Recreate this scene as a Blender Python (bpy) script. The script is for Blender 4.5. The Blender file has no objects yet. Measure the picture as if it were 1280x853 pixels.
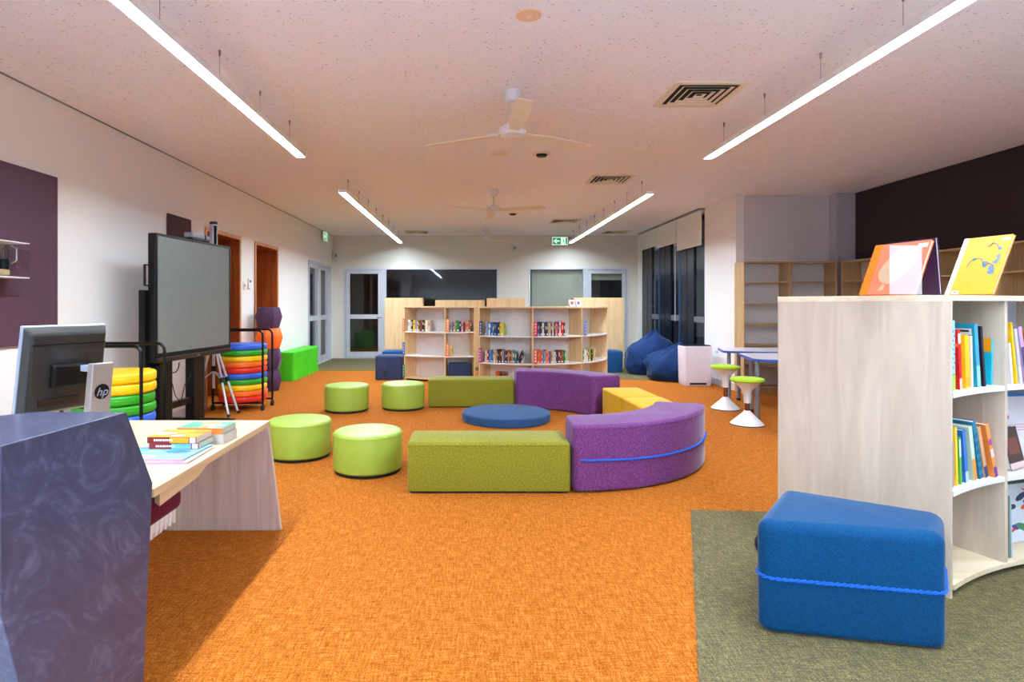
import bpy, bmesh, math, random
from mathutils import Vector, noise
R = math.radians
PI = math.pi
random.seed(7)
scene = bpy.context.scene
COL = scene.collection

# ------------------------------------------------------------------ camera model (1280x853)
F, CX, CY, EYE = 740.0, 589.0, 380.0, 1.28
CEIL = 2.874
XL, XR, XRR, YF = -3.24, 3.885, 5.535, 13.83
def fl(px, py, z=0.0):
    Y = F * (EYE - z) / (py - CY)
    return ((px - CX) * Y / F, Y)
def at(px, py, Y):
    return Vector(((px - CX) * Y / F, Y, EYE - (py - CY) * Y / F))
def lx(px, Y):
    return (px - CX) * Y / F

cam = bpy.data.cameras.new('camera')
cam.sensor_width = 36.0
cam.lens = F / 1280 * 36
cam.shift_x = (640 - CX) / 1280
cam.shift_y = -(426.5 - CY) / 1280
cam.clip_start = 0.05
co = bpy.data.objects.new('camera', cam)
COL.objects.link(co)
co.location = (0, 0, EYE)
co.rotation_euler = (R(90), 0, 0)
scene.camera = co

# ------------------------------------------------------------------ materials
def lin(c):
    out = []
    for v in c:
        v = v / 255.0
        out.append(v / 12.92 if v <= 0.04045 else ((v + 0.055) / 1.055) ** 2.4)
    return tuple(out) + (1.0,)

def newmat(name):
    m = bpy.data.materials.new(name)
    m.use_nodes = True
    nt = m.node_tree
    b = nt.nodes['Principled BSDF']
    return m, nt, b

def N(nt, t, **kw):
    n = nt.nodes.new(t)
    for k, v in kw.items():
        if k in n.inputs:
            n.inputs[k].default_value = v
        else:
            setattr(n, k, v)
    return n

MC = {}
def plain(name, c, rough=0.5, metal=0.0, spec=0.5, var=0.04):
    if name in MC:
        return MC[name]
    m, nt, b = newmat(name)
    tc = N(nt, 'ShaderNodeTexCoord')
    nz = N(nt, 'ShaderNodeTexNoise')
    nz.inputs['Scale'].default_value = 14.0
    nz.inputs['Detail'].default_value = 3.0
    nt.links.new(tc.outputs['Object'], nz.inputs['Vector'])
    rp = N(nt, 'ShaderNodeValToRGB')
    l = lin(c)
    rp.color_ramp.elements[0].position = 0.3
    rp.color_ramp.elements[1].position = 0.7
    rp.color_ramp.elements[0].color = tuple(x * (1 - var) for x in l[:3]) + (1,)
    rp.color_ramp.elements[1].color = tuple(min(1, x * (1 + var)) for x in l[:3]) + (1,)
    nt.links.new(nz.outputs['Fac'], rp.inputs['Fac'])
    nt.links.new(rp.outputs['Color'], b.inputs['Base Color'])
    b.inputs['Roughness'].default_value = rough
    b.inputs['Metallic'].default_value = metal
    b.inputs['Specular IOR Level'].default_value = spec
    MC[name] = m
    return m

def fabric(name, c, scale=260.0, var=0.28, bump=0.35, sheen=0.2, wmix=0.3):
    m, nt, b = newmat(name)
    tc = N(nt, 'ShaderNodeTexCoord')
    nz = N(nt, 'ShaderNodeTexNoise')
    nz.inputs['Scale'].default_value = scale
    nz.inputs['Detail'].default_value = 3.0
    nz.inputs['Roughness'].default_value = 0.7
    nt.links.new(tc.outputs['Object'], nz.inputs['Vector'])
    mp = N(nt, 'ShaderNodeMapping')
    mp.inputs['Rotation'].default_value = (0.5, 0.6, 0.3)
    nt.links.new(tc.outputs['Object'], mp.inputs['Vector'])
    wv = N(nt, 'ShaderNodeTexWave')
    wv.inputs['Scale'].default_value = scale * 0.35
    wv.inputs['Distortion'].default_value = 3.0
    wv.inputs['Detail'].default_value = 2.0
    nt.links.new(mp.outputs['Vector'], wv.inputs['Vector'])
    mx = N(nt, 'ShaderNodeMix')
    mx.data_type = 'FLOAT'
    mx.inputs[0].default_value = wmix
    nt.links.new(nz.outputs['Fac'], mx.inputs[2])
    nt.links.new(wv.outputs['Fac'], mx.inputs[3])
    rp = N(nt, 'ShaderNodeValToRGB')
    l = lin(c)
    rp.color_ramp.elements[0].position = 0.25
    rp.color_ramp.elements[1].position = 0.75
    rp.color_ramp.elements[0].color = tuple(x * (1 - var) for x in l[:3]) + (1,)
    rp.color_ramp.elements[1].color = tuple(min(1, x * (1 + var)) for x in l[:3]) + (1,)
    nt.links.new(mx.outputs[0], rp.inputs['Fac'])
    nt.links.new(rp.outputs['Color'], b.inputs['Base Color'])
    bp = N(nt, 'ShaderNodeBump')
    bp.inputs['Strength'].default_value = bump
    bp.inputs['Distance'].default_value = 0.002
    nt.links.new(mx.outputs[0], bp.inputs['Height'])
    nt.links.new(bp.outputs['Normal'], b.inputs['Normal'])
    b.inputs['Roughness'].default_value = 0.85
    b.inputs['Specular IOR Level'].default_value = 0.12
    b.inputs['Sheen Weight'].default_value = sheen
    b.inputs['Sheen Roughness'].default_value = 0.3
    return m

def wood(name, c1, c2, stretch=(14, 14, 0.9), rough=0.45):
    m, nt, b = newmat(name)
    tc = N(nt, 'ShaderNodeTexCoord')
    mp = N(nt, 'ShaderNodeMapping')
    mp.inputs['Scale'].default_value = stretch
    nt.links.new(tc.outputs['Object'], mp.inputs['Vector'])
    nz = N(nt, 'ShaderNodeTexNoise')
    nz.inputs['Scale'].default_value = 1.6
    nz.inputs['Detail'].default_value = 5.0
    nz.inputs['Roughness'].default_value = 0.6
    nz.inputs['Distortion'].default_value = 0.8
    nt.links.new(mp.outputs['Vector'], nz.inputs['Vector'])
    rp = N(nt, 'ShaderNodeValToRGB')
    rp.color_ramp.elements[0].position = 0.32
    rp.color_ramp.elements[1].position = 0.66
    rp.color_ramp.elements[0].color = lin(c1)
    rp.color_ramp.elements[1].color = lin(c2)
    nt.links.new(nz.outputs['Fac'], rp.inputs['Fac'])
    nt.links.new(rp.outputs['Color'], b.inputs['Base Color'])
    b.inputs['Roughness'].default_value = rough
    b.inputs['Specular IOR Level'].default_value = 0.35
    return m

def carpet(name, cols, streak=(1.0, 1.0)):
    m, nt, b = newmat(name)
    tc = N(nt, 'ShaderNodeTexCoord')
    facs = []
    for sc in ((16, 110, 1), (110, 16, 1), (190, 190, 1)):
        mp = N(nt, 'ShaderNodeMapping')
        mp.inputs['Scale'].default_value = sc
        nt.links.new(tc.outputs['Object'], mp.inputs['Vector'])
        nz = N(nt, 'ShaderNodeTexNoise')
        nz.inputs['Scale'].default_value = 1.0
        nz.inputs['Detail'].default_value = 2.5
        nz.inputs['Roughness'].default_value = 0.65
        nt.links.new(mp.outputs['Vector'], nz.inputs['Vector'])
        facs.append(nz.outputs['Fac'])
    m1 = N(nt, 'ShaderNodeMix'); m1.data_type = 'FLOAT'; m1.inputs[0].default_value = 0.5
    nt.links.new(facs[0], m1.inputs[2]); nt.links.new(facs[1], m1.inputs[3])
    m2 = N(nt, 'ShaderNodeMix'); m2.data_type = 'FLOAT'; m2.inputs[0].default_value = 0.5
    nt.links.new(m1.outputs[0], m2.inputs[2]); nt.links.new(facs[2], m2.inputs[3])
    rp = N(nt, 'ShaderNodeValToRGB')
    rp.color_ramp.elements[0].position = 0.38
    rp.color_ramp.elements[0].color = lin(cols[0])
    rp.color_ramp.elements[1].position = 0.62
    rp.color_ramp.elements[1].color = lin(cols[2])
    e = rp.color_ramp.elements.new(0.5); e.color = lin(cols[1])
    nt.links.new(m2.outputs[0], rp.inputs['Fac'])
    nt.links.new(rp.outputs['Color'], b.inputs['Base Color'])
    bp = N(nt, 'ShaderNodeBump')
    bp.inputs['Strength'].default_value = 0.7
    bp.inputs['Distance'].default_value = 0.006
    nt.links.new(m2.outputs[0], bp.inputs['Height'])
    nt.links.new(bp.outputs['Normal'], b.inputs['Normal'])
    b.inputs['Roughness'].default_value = 0.95
    b.inputs['Specular IOR Level'].default_value = 0.1
    return m

def paint(name, c, rough=0.6, bump=0.04):
    m, nt, b = newmat(name)
    tc = N(nt, 'ShaderNodeTexCoord')
    nz = N(nt, 'ShaderNodeTexNoise')
    nz.inputs['Scale'].default_value = 120.0
    nt.links.new(tc.outputs['Object'], nz.inputs['Vector'])
    bp = N(nt, 'ShaderNodeBump')
    bp.inputs['Strength'].default_value = bump
    bp.inputs['Distance'].default_value = 0.002
    nt.links.new(nz.outputs['Fac'], bp.inputs['Height'])
    nt.links.new(bp.outputs['Normal'], b.inputs['Normal'])
    b.inputs['Base Color'].default_value = lin(c)
    b.inputs['Roughness'].default_value = rough
    b.inputs['Specular IOR Level'].default_value = 0.3
    return m

def ceiling_mat():
    m, nt, b = newmat('ceiling_tile_speckle')
    tc = N(nt, 'ShaderNodeTexCoord')
    def dots(scale, lo, vec_scale, keep):
        mp = N(nt, 'ShaderNodeMapping'); mp.inputs['Scale'].default_value = vec_scale
        nt.links.new(tc.outputs['Object'], mp.inputs['Vector'])
        v = N(nt, 'ShaderNodeTexVoronoi'); v.inputs['Scale'].default_value = scale
        nt.links.new(mp.outputs['Vector'], v.inputs['Vector'])
        r = N(nt, 'ShaderNodeMath'); r.operation = 'LESS_THAN'; r.inputs[1].default_value = lo
        nt.links.new(v.outputs['Distance'], r.inputs[0])
        s = N(nt, 'ShaderNodeSeparateColor'); nt.links.new(v.outputs['Color'], s.inputs[0])
        k = N(nt, 'ShaderNodeMath'); k.operation = 'LESS_THAN'; k.inputs[1].default_value = keep
        nt.links.new(s.outputs[0], k.inputs[0])
        p = N(nt, 'ShaderNodeMath'); p.operation = 'MULTIPLY'
        nt.links.new(r.outputs[0], p.inputs[0]); nt.links.new(k.outputs[0], p.inputs[1])
        return p.outputs[0]
    d1 = dots(20, 0.12, (0.62, 1.5, 1), 0.6)
    d2 = dots(40, 0.14, (0.7, 1.3, 1), 0.5)
    mxx = N(nt, 'ShaderNodeMath'); mxx.operation = 'MAXIMUM'
    nt.links.new(d1, mxx.inputs[0]); nt.links.new(d2, mxx.inputs[1])
    mix = N(nt, 'ShaderNodeMix'); mix.data_type = 'RGBA'
    mix.inputs[6].default_value = lin((240, 236, 242)); mix.inputs[7].default_value = lin((168, 152, 146))
    nt.links.new(mxx.outputs[0], mix.inputs[0])
    nt.links.new(mix.outputs[2], b.inputs['Base Color'])
    b.inputs['Roughness'].default_value = 0.85
    return m

def resin():
    m, nt, b = newmat('marbled_resin')
    tc = N(nt, 'ShaderNodeTexCoord')
    n0 = N(nt, 'ShaderNodeTexNoise'); n0.inputs['Scale'].default_value = 2.6; n0.inputs['Detail'].default_value = 3
    nt.links.new(tc.outputs['Object'], n0.inputs['Vector'])
    n1 = N(nt, 'ShaderNodeTexNoise'); n1.inputs['Scale'].default_value = 4.2; n1.inputs['Detail'].default_value = 10
    n1.inputs['Distortion'].default_value = 3.4; n1.inputs['Roughness'].default_value = 0.68
    nt.links.new(tc.outputs['Object'], n1.inputs['Vector'])
    rp = N(nt, 'ShaderNodeValToRGB')
    rp.color_ramp.elements[0].position = 0.25; rp.color_ramp.elements[0].color = lin((58, 60, 80))
    rp.color_ramp.elements[1].position = 0.85; rp.color_ramp.elements[1].color = lin((104, 108, 134))
    e = rp.color_ramp.elements.new(0.52); e.color = lin((68, 70, 92))
    nt.links.new(n1.outputs['Fac'], rp.inputs['Fac'])
    r2 = N(nt, 'ShaderNodeValToRGB')
    r2.color_ramp.elements[0].position = 0.4; r2.color_ramp.elements[0].color = (1, 1, 1, 1)
    r2.color_ramp.elements[1].position = 0.65; r2.color_ramp.elements[1].color = (1.0, 0.93, 0.92, 1)
    nt.links.new(n0.outputs['Fac'], r2.inputs['Fac'])
    mx = N(nt, 'ShaderNodeMix'); mx.data_type = 'RGBA'; mx.blend_type = 'MULTIPLY'; mx.inputs[0].default_value = 1.0
    nt.links.new(rp.outputs['Color'], mx.inputs[6]); nt.links.new(r2.outputs['Color'], mx.inputs[7])
    nt.links.new(mx.outputs[2], b.inputs['Base Color'])
    b.inputs['Roughness'].default_value = 0.22
    return m

def glass(name, tint=(1, 1, 1), ior=1.5, frost=0.0):
    m = bpy.data.materials.new(name); m.use_nodes = True
    nt = m.node_tree; nt.nodes.clear()
    o = N(nt, 'ShaderNodeOutputMaterial')
    t = N(nt, 'ShaderNodeBsdfTransparent'); t.inputs[0].default_value = tint + (1,)
    g = N(nt, 'ShaderNodeBsdfGlossy'); g.inputs['Roughness'].default_value = 0.02
    fr = N(nt, 'ShaderNodeFresnel'); fr.inputs[0].default_value = ior
    mx = N(nt, 'ShaderNodeMixShader')
    ge = N(nt, 'ShaderNodeNewGeometry'); iv = N(nt, 'ShaderNodeMath'); iv.operation = 'SUBTRACT'; iv.inputs[0].default_value = 1.0
    nt.links.new(ge.outputs['Backfacing'], iv.inputs[1]); ml_ = N(nt, 'ShaderNodeMath'); ml_.operation = 'MULTIPLY'
    nt.links.new(fr.outputs[0], ml_.inputs[0]); nt.links.new(iv.outputs[0], ml_.inputs[1])
    nt.links.new(ml_.outputs[0], mx.inputs[0]); nt.links.new(t.outputs[0], mx.inputs[1]); nt.links.new(g.outputs[0], mx.inputs[2])
    last = mx
    if frost > 0:
        d = N(nt, 'ShaderNodeBsdfDiffuse'); d.inputs[0].default_value = (0.7, 0.66, 0.68, 1)
        m2 = N(nt, 'ShaderNodeMixShader'); m2.inputs[0].default_value = frost
        nt.links.new(mx.outputs[0], m2.inputs[1]); nt.links.new(d.outputs[0], m2.inputs[2])
        last = m2
    nt.links.new(last.outputs[0], o.inputs[0])
    return m

def emit(name, c, s):
    m, nt, b = newmat(name)
    b.inputs['Base Color'].default_value = lin(c)
    b.inputs['Emission Color'].default_value = lin(c)
    b.inputs['Emission Strength'].default_value = s
    return m

LIGHT = 180.0
M_ = dict(
    orange=carpet('orange_carpet', ((112, 52, 8), (166, 90, 18), (206, 134, 62))),
    olive=carpet('olive_grey_carpet', ((58, 57, 58), (98, 90, 62), (146, 130, 84))),
    wall=paint('white_wall_paint', (236, 233, 230)),
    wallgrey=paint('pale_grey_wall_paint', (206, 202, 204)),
    pierblue=paint('blue_grey_wall_paint', (176, 176, 186)),
    wallfar=paint('far_wall_paint', (214, 208, 198)),
    ceil=ceiling_mat(),
    plum=fabric('plum_pinboard_felt', (84, 58, 70), 160, 0.22, 0.3),
    black_felt=fabric('charcoal_pinboard_felt', (52, 43, 46), 160, 0.22, 0.3),
    brown_felt=fabric('brown_pinboard_felt', (70, 44, 46), 160, 0.22, 0.3),
    alu=plain('silver_aluminium', (196, 198, 206), 0.4, 0.25),
    alu_dark=plain('grey_aluminium', (120, 122, 132), 0.4, 0.4),
    timber=wood('orange_brown_timber', (128, 58, 18), (168, 84, 30), (10, 10, 0.8)),
    timber_edge=wood('honey_timber_edge', (176, 112, 62), (206, 146, 92), (10, 10, 0.8)),
    birch=wood('pale_birch_ply', (190, 172, 152), (212, 196, 176), (7, 7, 0.8)),
    birch_h=wood('pale_birch_ply_flat', (222, 198, 162), (238, 220, 190), (1.2, 14, 14)),
    maple=wood('maple_ply', (206, 172, 124), (226, 196, 150), (14, 14, 1.0)),
    oak=wood('tan_oak_ply', (176, 142, 98), (198, 164, 118), (14, 14, 1.0)),
    desk=wood('pale_maple_desk', (196, 166, 124), (210, 184, 146), (14, 1.0, 14)),
    deskleg=wood('pale_ply_desk_leg', (192, 172, 160), (214, 198, 186), (16, 16, 0.9)),
    shelfwhite=plain('white_shelf_board', (236, 232, 228), 0.4),
    backgrey=plain('grey_back_board', (186, 190, 200), 0.5),
    backwhite=plain('white_back_board', (226, 222, 222), 0.5),
    white=plain('white_plastic', (232, 230, 228), 0.35),
    lilacwhite=plain('pearl_white_plastic', (224, 216, 226), 0.35),
    fanwhite=plain('white_enamel', (224, 222, 226), 0.35),
    fanblade=plain('cream_fan_blade', (224, 208, 184), 0.5),
    black=plain('black_plastic', (10, 9, 10), 0.4, 0.0, 0.25),
    blackmetal=plain('black_powder_coat', (7, 7, 7), 0.35, 0.0, 0.25),
    darkbronze=plain('dark_bronze_metal', (46, 32, 24), 0.4, 0.5),
    rubber=plain('black_rubber', (16, 16, 16), 0.7),
    chrome=plain('chrome', (210, 206, 204), 0.12, 1.0),
    silver=plain('silver_grey_plastic', (158, 148, 144), 0.35, 0.3),
    silverside=plain('pale_silver_plastic', (160, 170, 190), 0.35, 0.2),
    greytube=plain('grey_steel_tube', (142, 146, 162), 0.35, 0.5),
    screen=plain('screen_glass_with_haze', (112, 118, 114), 0.2, 0.0, 0.6),  # lighter grey stands in for haze and reflection on the matte glass
    monitorback=plain('dark_grey_monitor_shell', (40, 38, 36), 0.3),
    navy=plain('navy_aluminium', (9, 17, 34), 0.22, 0.0, 0.3),
    navyframe=plain('blue_window_frame', (24, 66, 108), 0.4, 0.2),
    resin=resin(),
    blue=fabric('royal_blue_upholstery', (6, 64, 106), 130, 0.5, 0.9, 0.3),
    navyfab=fabric('navy_upholstery', (52, 62, 92), 200, 0.25),
    navyfab2=fabric('dark_blue_upholstery', (30, 74, 122), 200, 0.25),
    bluedisc=fabric('slate_blue_upholstery', (46, 78, 120), 160, 0.25),
    beanbag=fabric('dark_blue_cotton', (26, 50, 94), 150, 0.15, 0.2),
    cord=fabric('bright_blue_cord', (30, 96, 196), 180, 0.3),
    purple=fabric('purple_upholstery', (108, 58, 112), 95, 0.7, 0.8, 0.4, 0.06),
    olivefab=fabric('olive_green_upholstery', (130, 126, 36), 100, 0.5, 0.8, 0.25, 0.06),
    limevinyl=plain('apple_green_vinyl', (150, 174, 62), 0.45),
    yellow=fabric('mustard_yellow_upholstery', (212, 168, 34), 200, 0.2),
    lime=plain('lime_green_plastic', (62, 196, 10), 0.5),
    stackplum=fabric('plum_felt_stool', (82, 58, 84), 200, 0.2),
    stackorange=plain('orange_plastic', (250, 108, 16), 0.5),
    seatgreen=fabric('lime_seat_fabric', (172, 204, 48), 160, 0.2),
    seatmaroon=fabric('maroon_seat_fabric', (92, 16, 34), 160, 0.2),
    cyellow=plain('yellow_vinyl', (246, 196, 10), 0.4), cgreen=plain('green_vinyl', (44, 158, 30), 0.4),
    cblue=plain('blue_vinyl', (44, 98, 206), 0.4), corange=plain('orange_vinyl', (244, 108, 20), 0.4), cred=plain('red_vinyl', (222, 34, 16), 0.4),
    tabletop=plain('pale_grey_laminate', (214, 206, 214), 0.35), tableedge=plain('blue_edge_band', (44, 82, 172), 0.4),
    paper=plain('book_pages', (206, 200, 190), 0.8),
    blind=paint('white_blind_fabric', (226, 224, 222), 0.8), oliveblind=paint('beige_blind_fabric', (168, 164, 146), 0.9),
    dark=paint('dim_backdrop_grey', (66, 64, 66)),  # dark grey stands in for the dimness of unlit rooms and outside
    glass=glass('window_glass', (0.92, 0.95, 0.95), 1.6), acrylic=glass('clear_acrylic', (0.97, 0.98, 0.99), 1.5), frosted=glass('frosted_acrylic', (0.97, 0.97, 0.99), 1.45, 0.3),
    strip=emit('strip_light_diffuser', (222, 240, 255), LIGHT),
    exitgreen=emit('exit_sign_green', (0, 150, 84), 0.6), exitwhite=emit('exit_sign_white', (225, 255, 240), 1.0),
    hole=plain('dark_void', (14, 13, 13), 0.8),
)
def bc(c, rough=0.45):
    return plain('paper_%02x%02x%02x' % tuple(c), c, rough)

# ------------------------------------------------------------------ mesh helpers
class MB:
    def __init__(self):
        self.bm = bmesh.new(); self.mi = 0
    def face(self, vs):
        try:
            f = self.bm.faces.new(vs); f.material_index = self.mi; return f
        except ValueError:
            return None
    def box(self, x0, x1, y0, y1, z0, z1):
        c = [(x0, y0, z0), (x1, y0, z0), (x1, y1, z0), (x0, y1, z0), (x0, y0, z1), (x1, y0, z1), (x1, y1, z1), (x0, y1, z1)]
        v = [self.bm.verts.new(p) for p in c]
        for q in ((3, 2, 1, 0), (4, 5, 6, 7), (0, 1, 5, 4), (1, 2, 6, 5), (2, 3, 7, 6), (3, 0, 4, 7)):
            self.face([v[i] for i in q])
        return self
    def hexa(self, pts):
        v = [self.bm.verts.new(p) for p in pts]
        for q in ((3, 2, 1, 0), (4, 5, 6, 7), (0, 1, 5, 4), (1, 2, 6, 5), (2, 3, 7, 6), (3, 0, 4, 7)):
            self.face([v[i] for i in q])
        return self
    def prism(self, poly, z0, z1):
        a = [self.bm.verts.new((p[0], p[1], z0)) for p in poly]
        b = [self.bm.verts.new((p[0], p[1], z1)) for p in poly]
        n = len(poly)
        self.face(a[::-1]); self.face(b)
        for i in range(n):
            self.face([a[i], a[(i + 1) % n], b[(i + 1) % n], b[i]])
        return self
    def rings(self, rings, cap0=True, cap1=True):
        vr = [[self.bm.verts.new(p) for p in r] for r in rings]
        n = len(vr[0])
        for a, b in zip(vr, vr[1:]):
            for i in range(n):
                self.face([a[i], a[(i + 1) % n], b[(i + 1) % n], b[i]])
        if cap0: self.face(vr[0][::-1])
        if cap1: self.face(vr[-1])
        return self
    def loft(self, poly, z0, z1, r=0.02, seg=4, rb=None):
        """upright solid over a counter-clockwise outline with rounded top and bottom rims"""
        n = len(poly)
        nrm = []
        for i in range(n):
            a = Vector(poly[i - 1]); b = Vector(poly[i]); c = Vector(poly[(i + 1) % n])
            d1 = (b - a); d2 = (c - b)
            n1 = Vector((d1.y, -d1.x)).normalized(); n2 = Vector((d2.y, -d2.x)).normalized()
            m = (n1 + n2)
            m = m / max(0.2, (1 + n1.dot(n2)))
            nrm.append(m)
        rb = r if rb is None else rb
        prof = []
        for k in range(seg + 1):
            t = k / seg * PI / 2
            prof.append((rb * (1 - math.sin(t)), z0 + rb * (1 - math.cos(t))))
        for k in range(seg + 1):
            t = k / seg * PI / 2
            prof.append((r * (1 - math.cos(t)), z1 - r * (1 - math.sin(t))))
        rs = []
        for ins, z in prof:
            rs.append([(poly[i][0] - nrm[i].x * ins, poly[i][1] - nrm[i].y * ins, z) for i in range(n)])
        return self.rings(rs)
    def lathe(self, prof, c=(0, 0), n=32):
        rs = [[(c[0] + r * math.cos(2 * PI * i / n), c[1] + r * math.sin(2 * PI * i / n), z) for i in range(n)] for r, z in prof]
        return self.rings(rs)
    def tube(self, pts, r, n=8, closed=False):
        pts = [Vector(p) for p in pts]
        m = len(pts); rs = []
        up = None
        for i in range(m):
            if closed: t = pts[(i + 1) % m] - pts[i - 1]
            else: t = pts[min(i + 1, m - 1)] - pts[max(i - 1, 0)]
            t.normalize()
            if up is None:
                up = t.orthogonal().normalized()
            else:
                up = (up - t * up.dot(t))
                up = up.normalized() if up.length > 1e-5 else t.orthogonal().normalized()
            s = t.cross(up)
            rr = r[i] if isinstance(r, (list, tuple)) else r
            rs.append([pts[i] + (up * math.cos(2 * PI * k / n) + s * math.sin(2 * PI * k / n)) * rr for k in range(n)])
        if closed:
            rs.append(rs[0])
            return self.rings(rs, False, False)
        return self.rings(rs)
    def done(self, name, mat, parent=None, loc=(0, 0, 0), rot=(0, 0, 0), smooth=False, bevel=0.0, seg=2, label=None):
        bm = self.bm
        bmesh.ops.recalc_face_normals(bm, faces=bm.faces[:])
        me = bpy.data.meshes.new(name); bm.to_mesh(me); bm.free()
        for x in (mat if isinstance(mat, (list, tuple)) else [mat]):
            me.materials.append(x)
        if smooth:
            for p in me.polygons: p.use_smooth = True
            try: me.set_sharp_from_angle(angle=R(40))
            except Exception: pass
        o = bpy.data.objects.new(name, me); COL.objects.link(o)
        if parent: o.parent = parent
        o.location = loc; o.rotation_euler = rot
        if bevel:
            b = o.modifiers.new('edge', 'BEVEL'); b.width = bevel; b.segments = seg; b.limit_method = 'ANGLE'; b.angle_limit = R(40)
            b.harden_normals = False
        if label: o['label'] = label
        return o

def thing(name, label, cat, loc=(0, 0, 0), rz=0.0, group=None, rot=None):
    o = bpy.data.objects.new(name, None); COL.objects.link(o)
    o.empty_display_size = 0.1
    o.location = loc; o.rotation_euler = rot if rot else (0, 0, rz)
    o['label'] = label; o['category'] = cat
    if group: o['group'] = group
    return o
def tag(o, label, cat, group=None):
    o['label'] = label; o['category'] = cat
    if group: o['group'] = group
    return o
def struct(o):
    o['kind'] = 'structure'; return o
def clone(src, loc, rz=0.0, label=None, group=None):
    r = src.copy(); COL.objects.link(r); r.location = loc; r.rotation_euler = (0, 0, rz)
    if label: r['label'] = label
    if group: r['group'] = group
    for ch in list(src.children):
        c = ch.copy(); COL.objects.link(c); c.parent = r
        for g in list(ch.children):
            d = g.copy(); COL.objects.link(d); d.parent = c
    return r
def circ(r, n=40, c=(0, 0)):
    return [(c[0] + r * math.cos(2 * PI * i / n), c[1] + r * math.sin(2 * PI * i / n)) for i in range(n)]
def rpoly(pts, r, n=5):
    """counter-clockwise polygon with rounded corners"""
    out = []
    m = len(pts)
    for i in range(m):
        a, b, c = Vector(pts[i - 1]), Vector(pts[i]), Vector(pts[(i + 1) % m])
        d1 = (a - b).normalized(); d2 = (c - b).normalized()
        ang = d1.angle(d2)
        t = min(r / math.tan(ang / 2), 0.45 * min((a - b).length, (c - b).length))
        rr = t * math.tan(ang / 2)
        cen = b + (d1 + d2).normalized() * (rr / math.sin(ang / 2))
        p1 = b + d1 * t; p2 = b + d2 * t
        a1 = math.atan2(p1.y - cen.y, p1.x - cen.x); a2 = math.atan2(p2.y - cen.y, p2.x - cen.x)
        da = (a2 - a1 + PI) % (2 * PI) - PI
        for k in range(n + 1):
            t_ = a1 + da * k / n
            out.append((cen.x + rr * math.cos(t_), cen.y + rr * math.sin(t_)))
    return out
def rect(w, d):
    return [(-w / 2, -d / 2), (w / 2, -d / 2), (w / 2, d / 2), (-w / 2, d / 2)]
def textmesh(body, size, mat, name, parent, loc, rot, extrude=0.0005, shear=0.0):
    cu = bpy.data.curves.new(name, 'FONT'); cu.body = body; cu.size = size; cu.extrude = extrude
    cu.align_x = 'CENTER'; cu.align_y = 'CENTER'; cu.shear = shear
    t = bpy.data.objects.new('tmp', cu); COL.objects.link(t)
    dg = bpy.context.evaluated_depsgraph_get(); dg.update()
    me = bpy.data.meshes.new_from_object(t.evaluated_get(dg))
    bpy.data.objects.remove(t)
    me.name = name
    me.materials.clear(); me.materials.append(mat)
    o = bpy.data.objects.new(name, me); COL.objects.link(o)
    o.parent = parent; o.location = loc; o.rotation_euler = rot
    return o

# ------------------------------------------------------------------ ROOM SHELL
YB = -5.0
W = M_['wall']
# floor: orange carpet with two olive zones
mb = MB()
mb.box(XL - 0.6, XRR + 0.1, YB - 0.1, 17.5, -0.1, 0.0)
mb.mi = 1
near_zone = [(1.36, 3.67), (0.768, 2.0), (0.59, 1.5), (XRR, 1.5), (XRR, 3.35)]
mb.prism(near_zone, -0.05, 0.004)
far_zone = [(XL, 11.35), (1.6, 11.35), (2.45, 10.05), (XR, 9.72), (XR, YF), (XL, YF)]
mb.prism(far_zone, -0.05, 0.004)
mb.mi = 2
mb.box(XL, XRR, YB, 1.5, -0.05, 0.0045)  # unseen pale floor added to bounce whiter light onto the ceiling
struct(mb.done('floor', [M_['orange'], M_['olive'], plain('pale_bounce_floor', (212, 214, 224), 0.4)]))
mb = MB().box(XL - 0.6, XRR + 0.1, YB - 0.1, 17.5, CEIL, CEIL + 0.1)
struct(mb.done('ceiling', M_['ceil']))

# left wall with two timber portals and a glazed door
O1 = (7.2, 8.27, 2.2); O2 = (8.85, 9.87, 2.2); DL = (11.75, 13.62, 2.16)
mb = MB()
ys = [YB, O1[0], O1[1], O2[0], O2[1], DL[0], DL[1], YF]
for i in range(0, 7, 2):
    mb.box(XL - 0.12, XL, ys[i], ys[i + 1], 0, CEIL)
for o in (O1, O2, DL):
    mb.box(XL - 0.12, XL, o[0], o[1], o[2], CEIL)
struct(mb.done('wall_left', W))
for k, o in enumerate((O1, O2)):
    mb = MB()
    X0, X1 = XL - 0.5, XL + 0.012
    mb.box(X0, X1, o[0], o[0] + 0.03, 0, o[2]); mb.box(X0, X1, o[1] - 0.03, o[1], 0, o[2])
    mb.box(X0, X1, o[0] + 0.03, o[1] - 0.03, o[2] - 0.03, o[2]); mb.box(X0 - 0.03, X0, o[0], o[1], 0, o[2])
    d = struct(mb.done('door_%d' % (k + 1), M_['timber']))
    mb = MB()
    e = 0.028
    mb.box(XL + 0.012, XL + 0.02, o[0] - 0.02, o[0] + e, 0, o[2] + 0.02); mb.box(XL + 0.012, XL + 0.02, o[1] - e, o[1] + 0.02, 0, o[2] + 0.02)
    mb.box(XL + 0.012, XL + 0.02, o[0] + e, o[1] - e, o[2] - e, o[2] + 0.02)
    mb.done('door_frame', M_['timber_edge'], d)

def glazed_leaf(name, parent, x0, x1, z0, z1, mid, frame, flip, mats, place):
    """an aluminium leaf with two panes; place(u, v, t) maps along/up/thickness to the room"""
    pass

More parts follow.
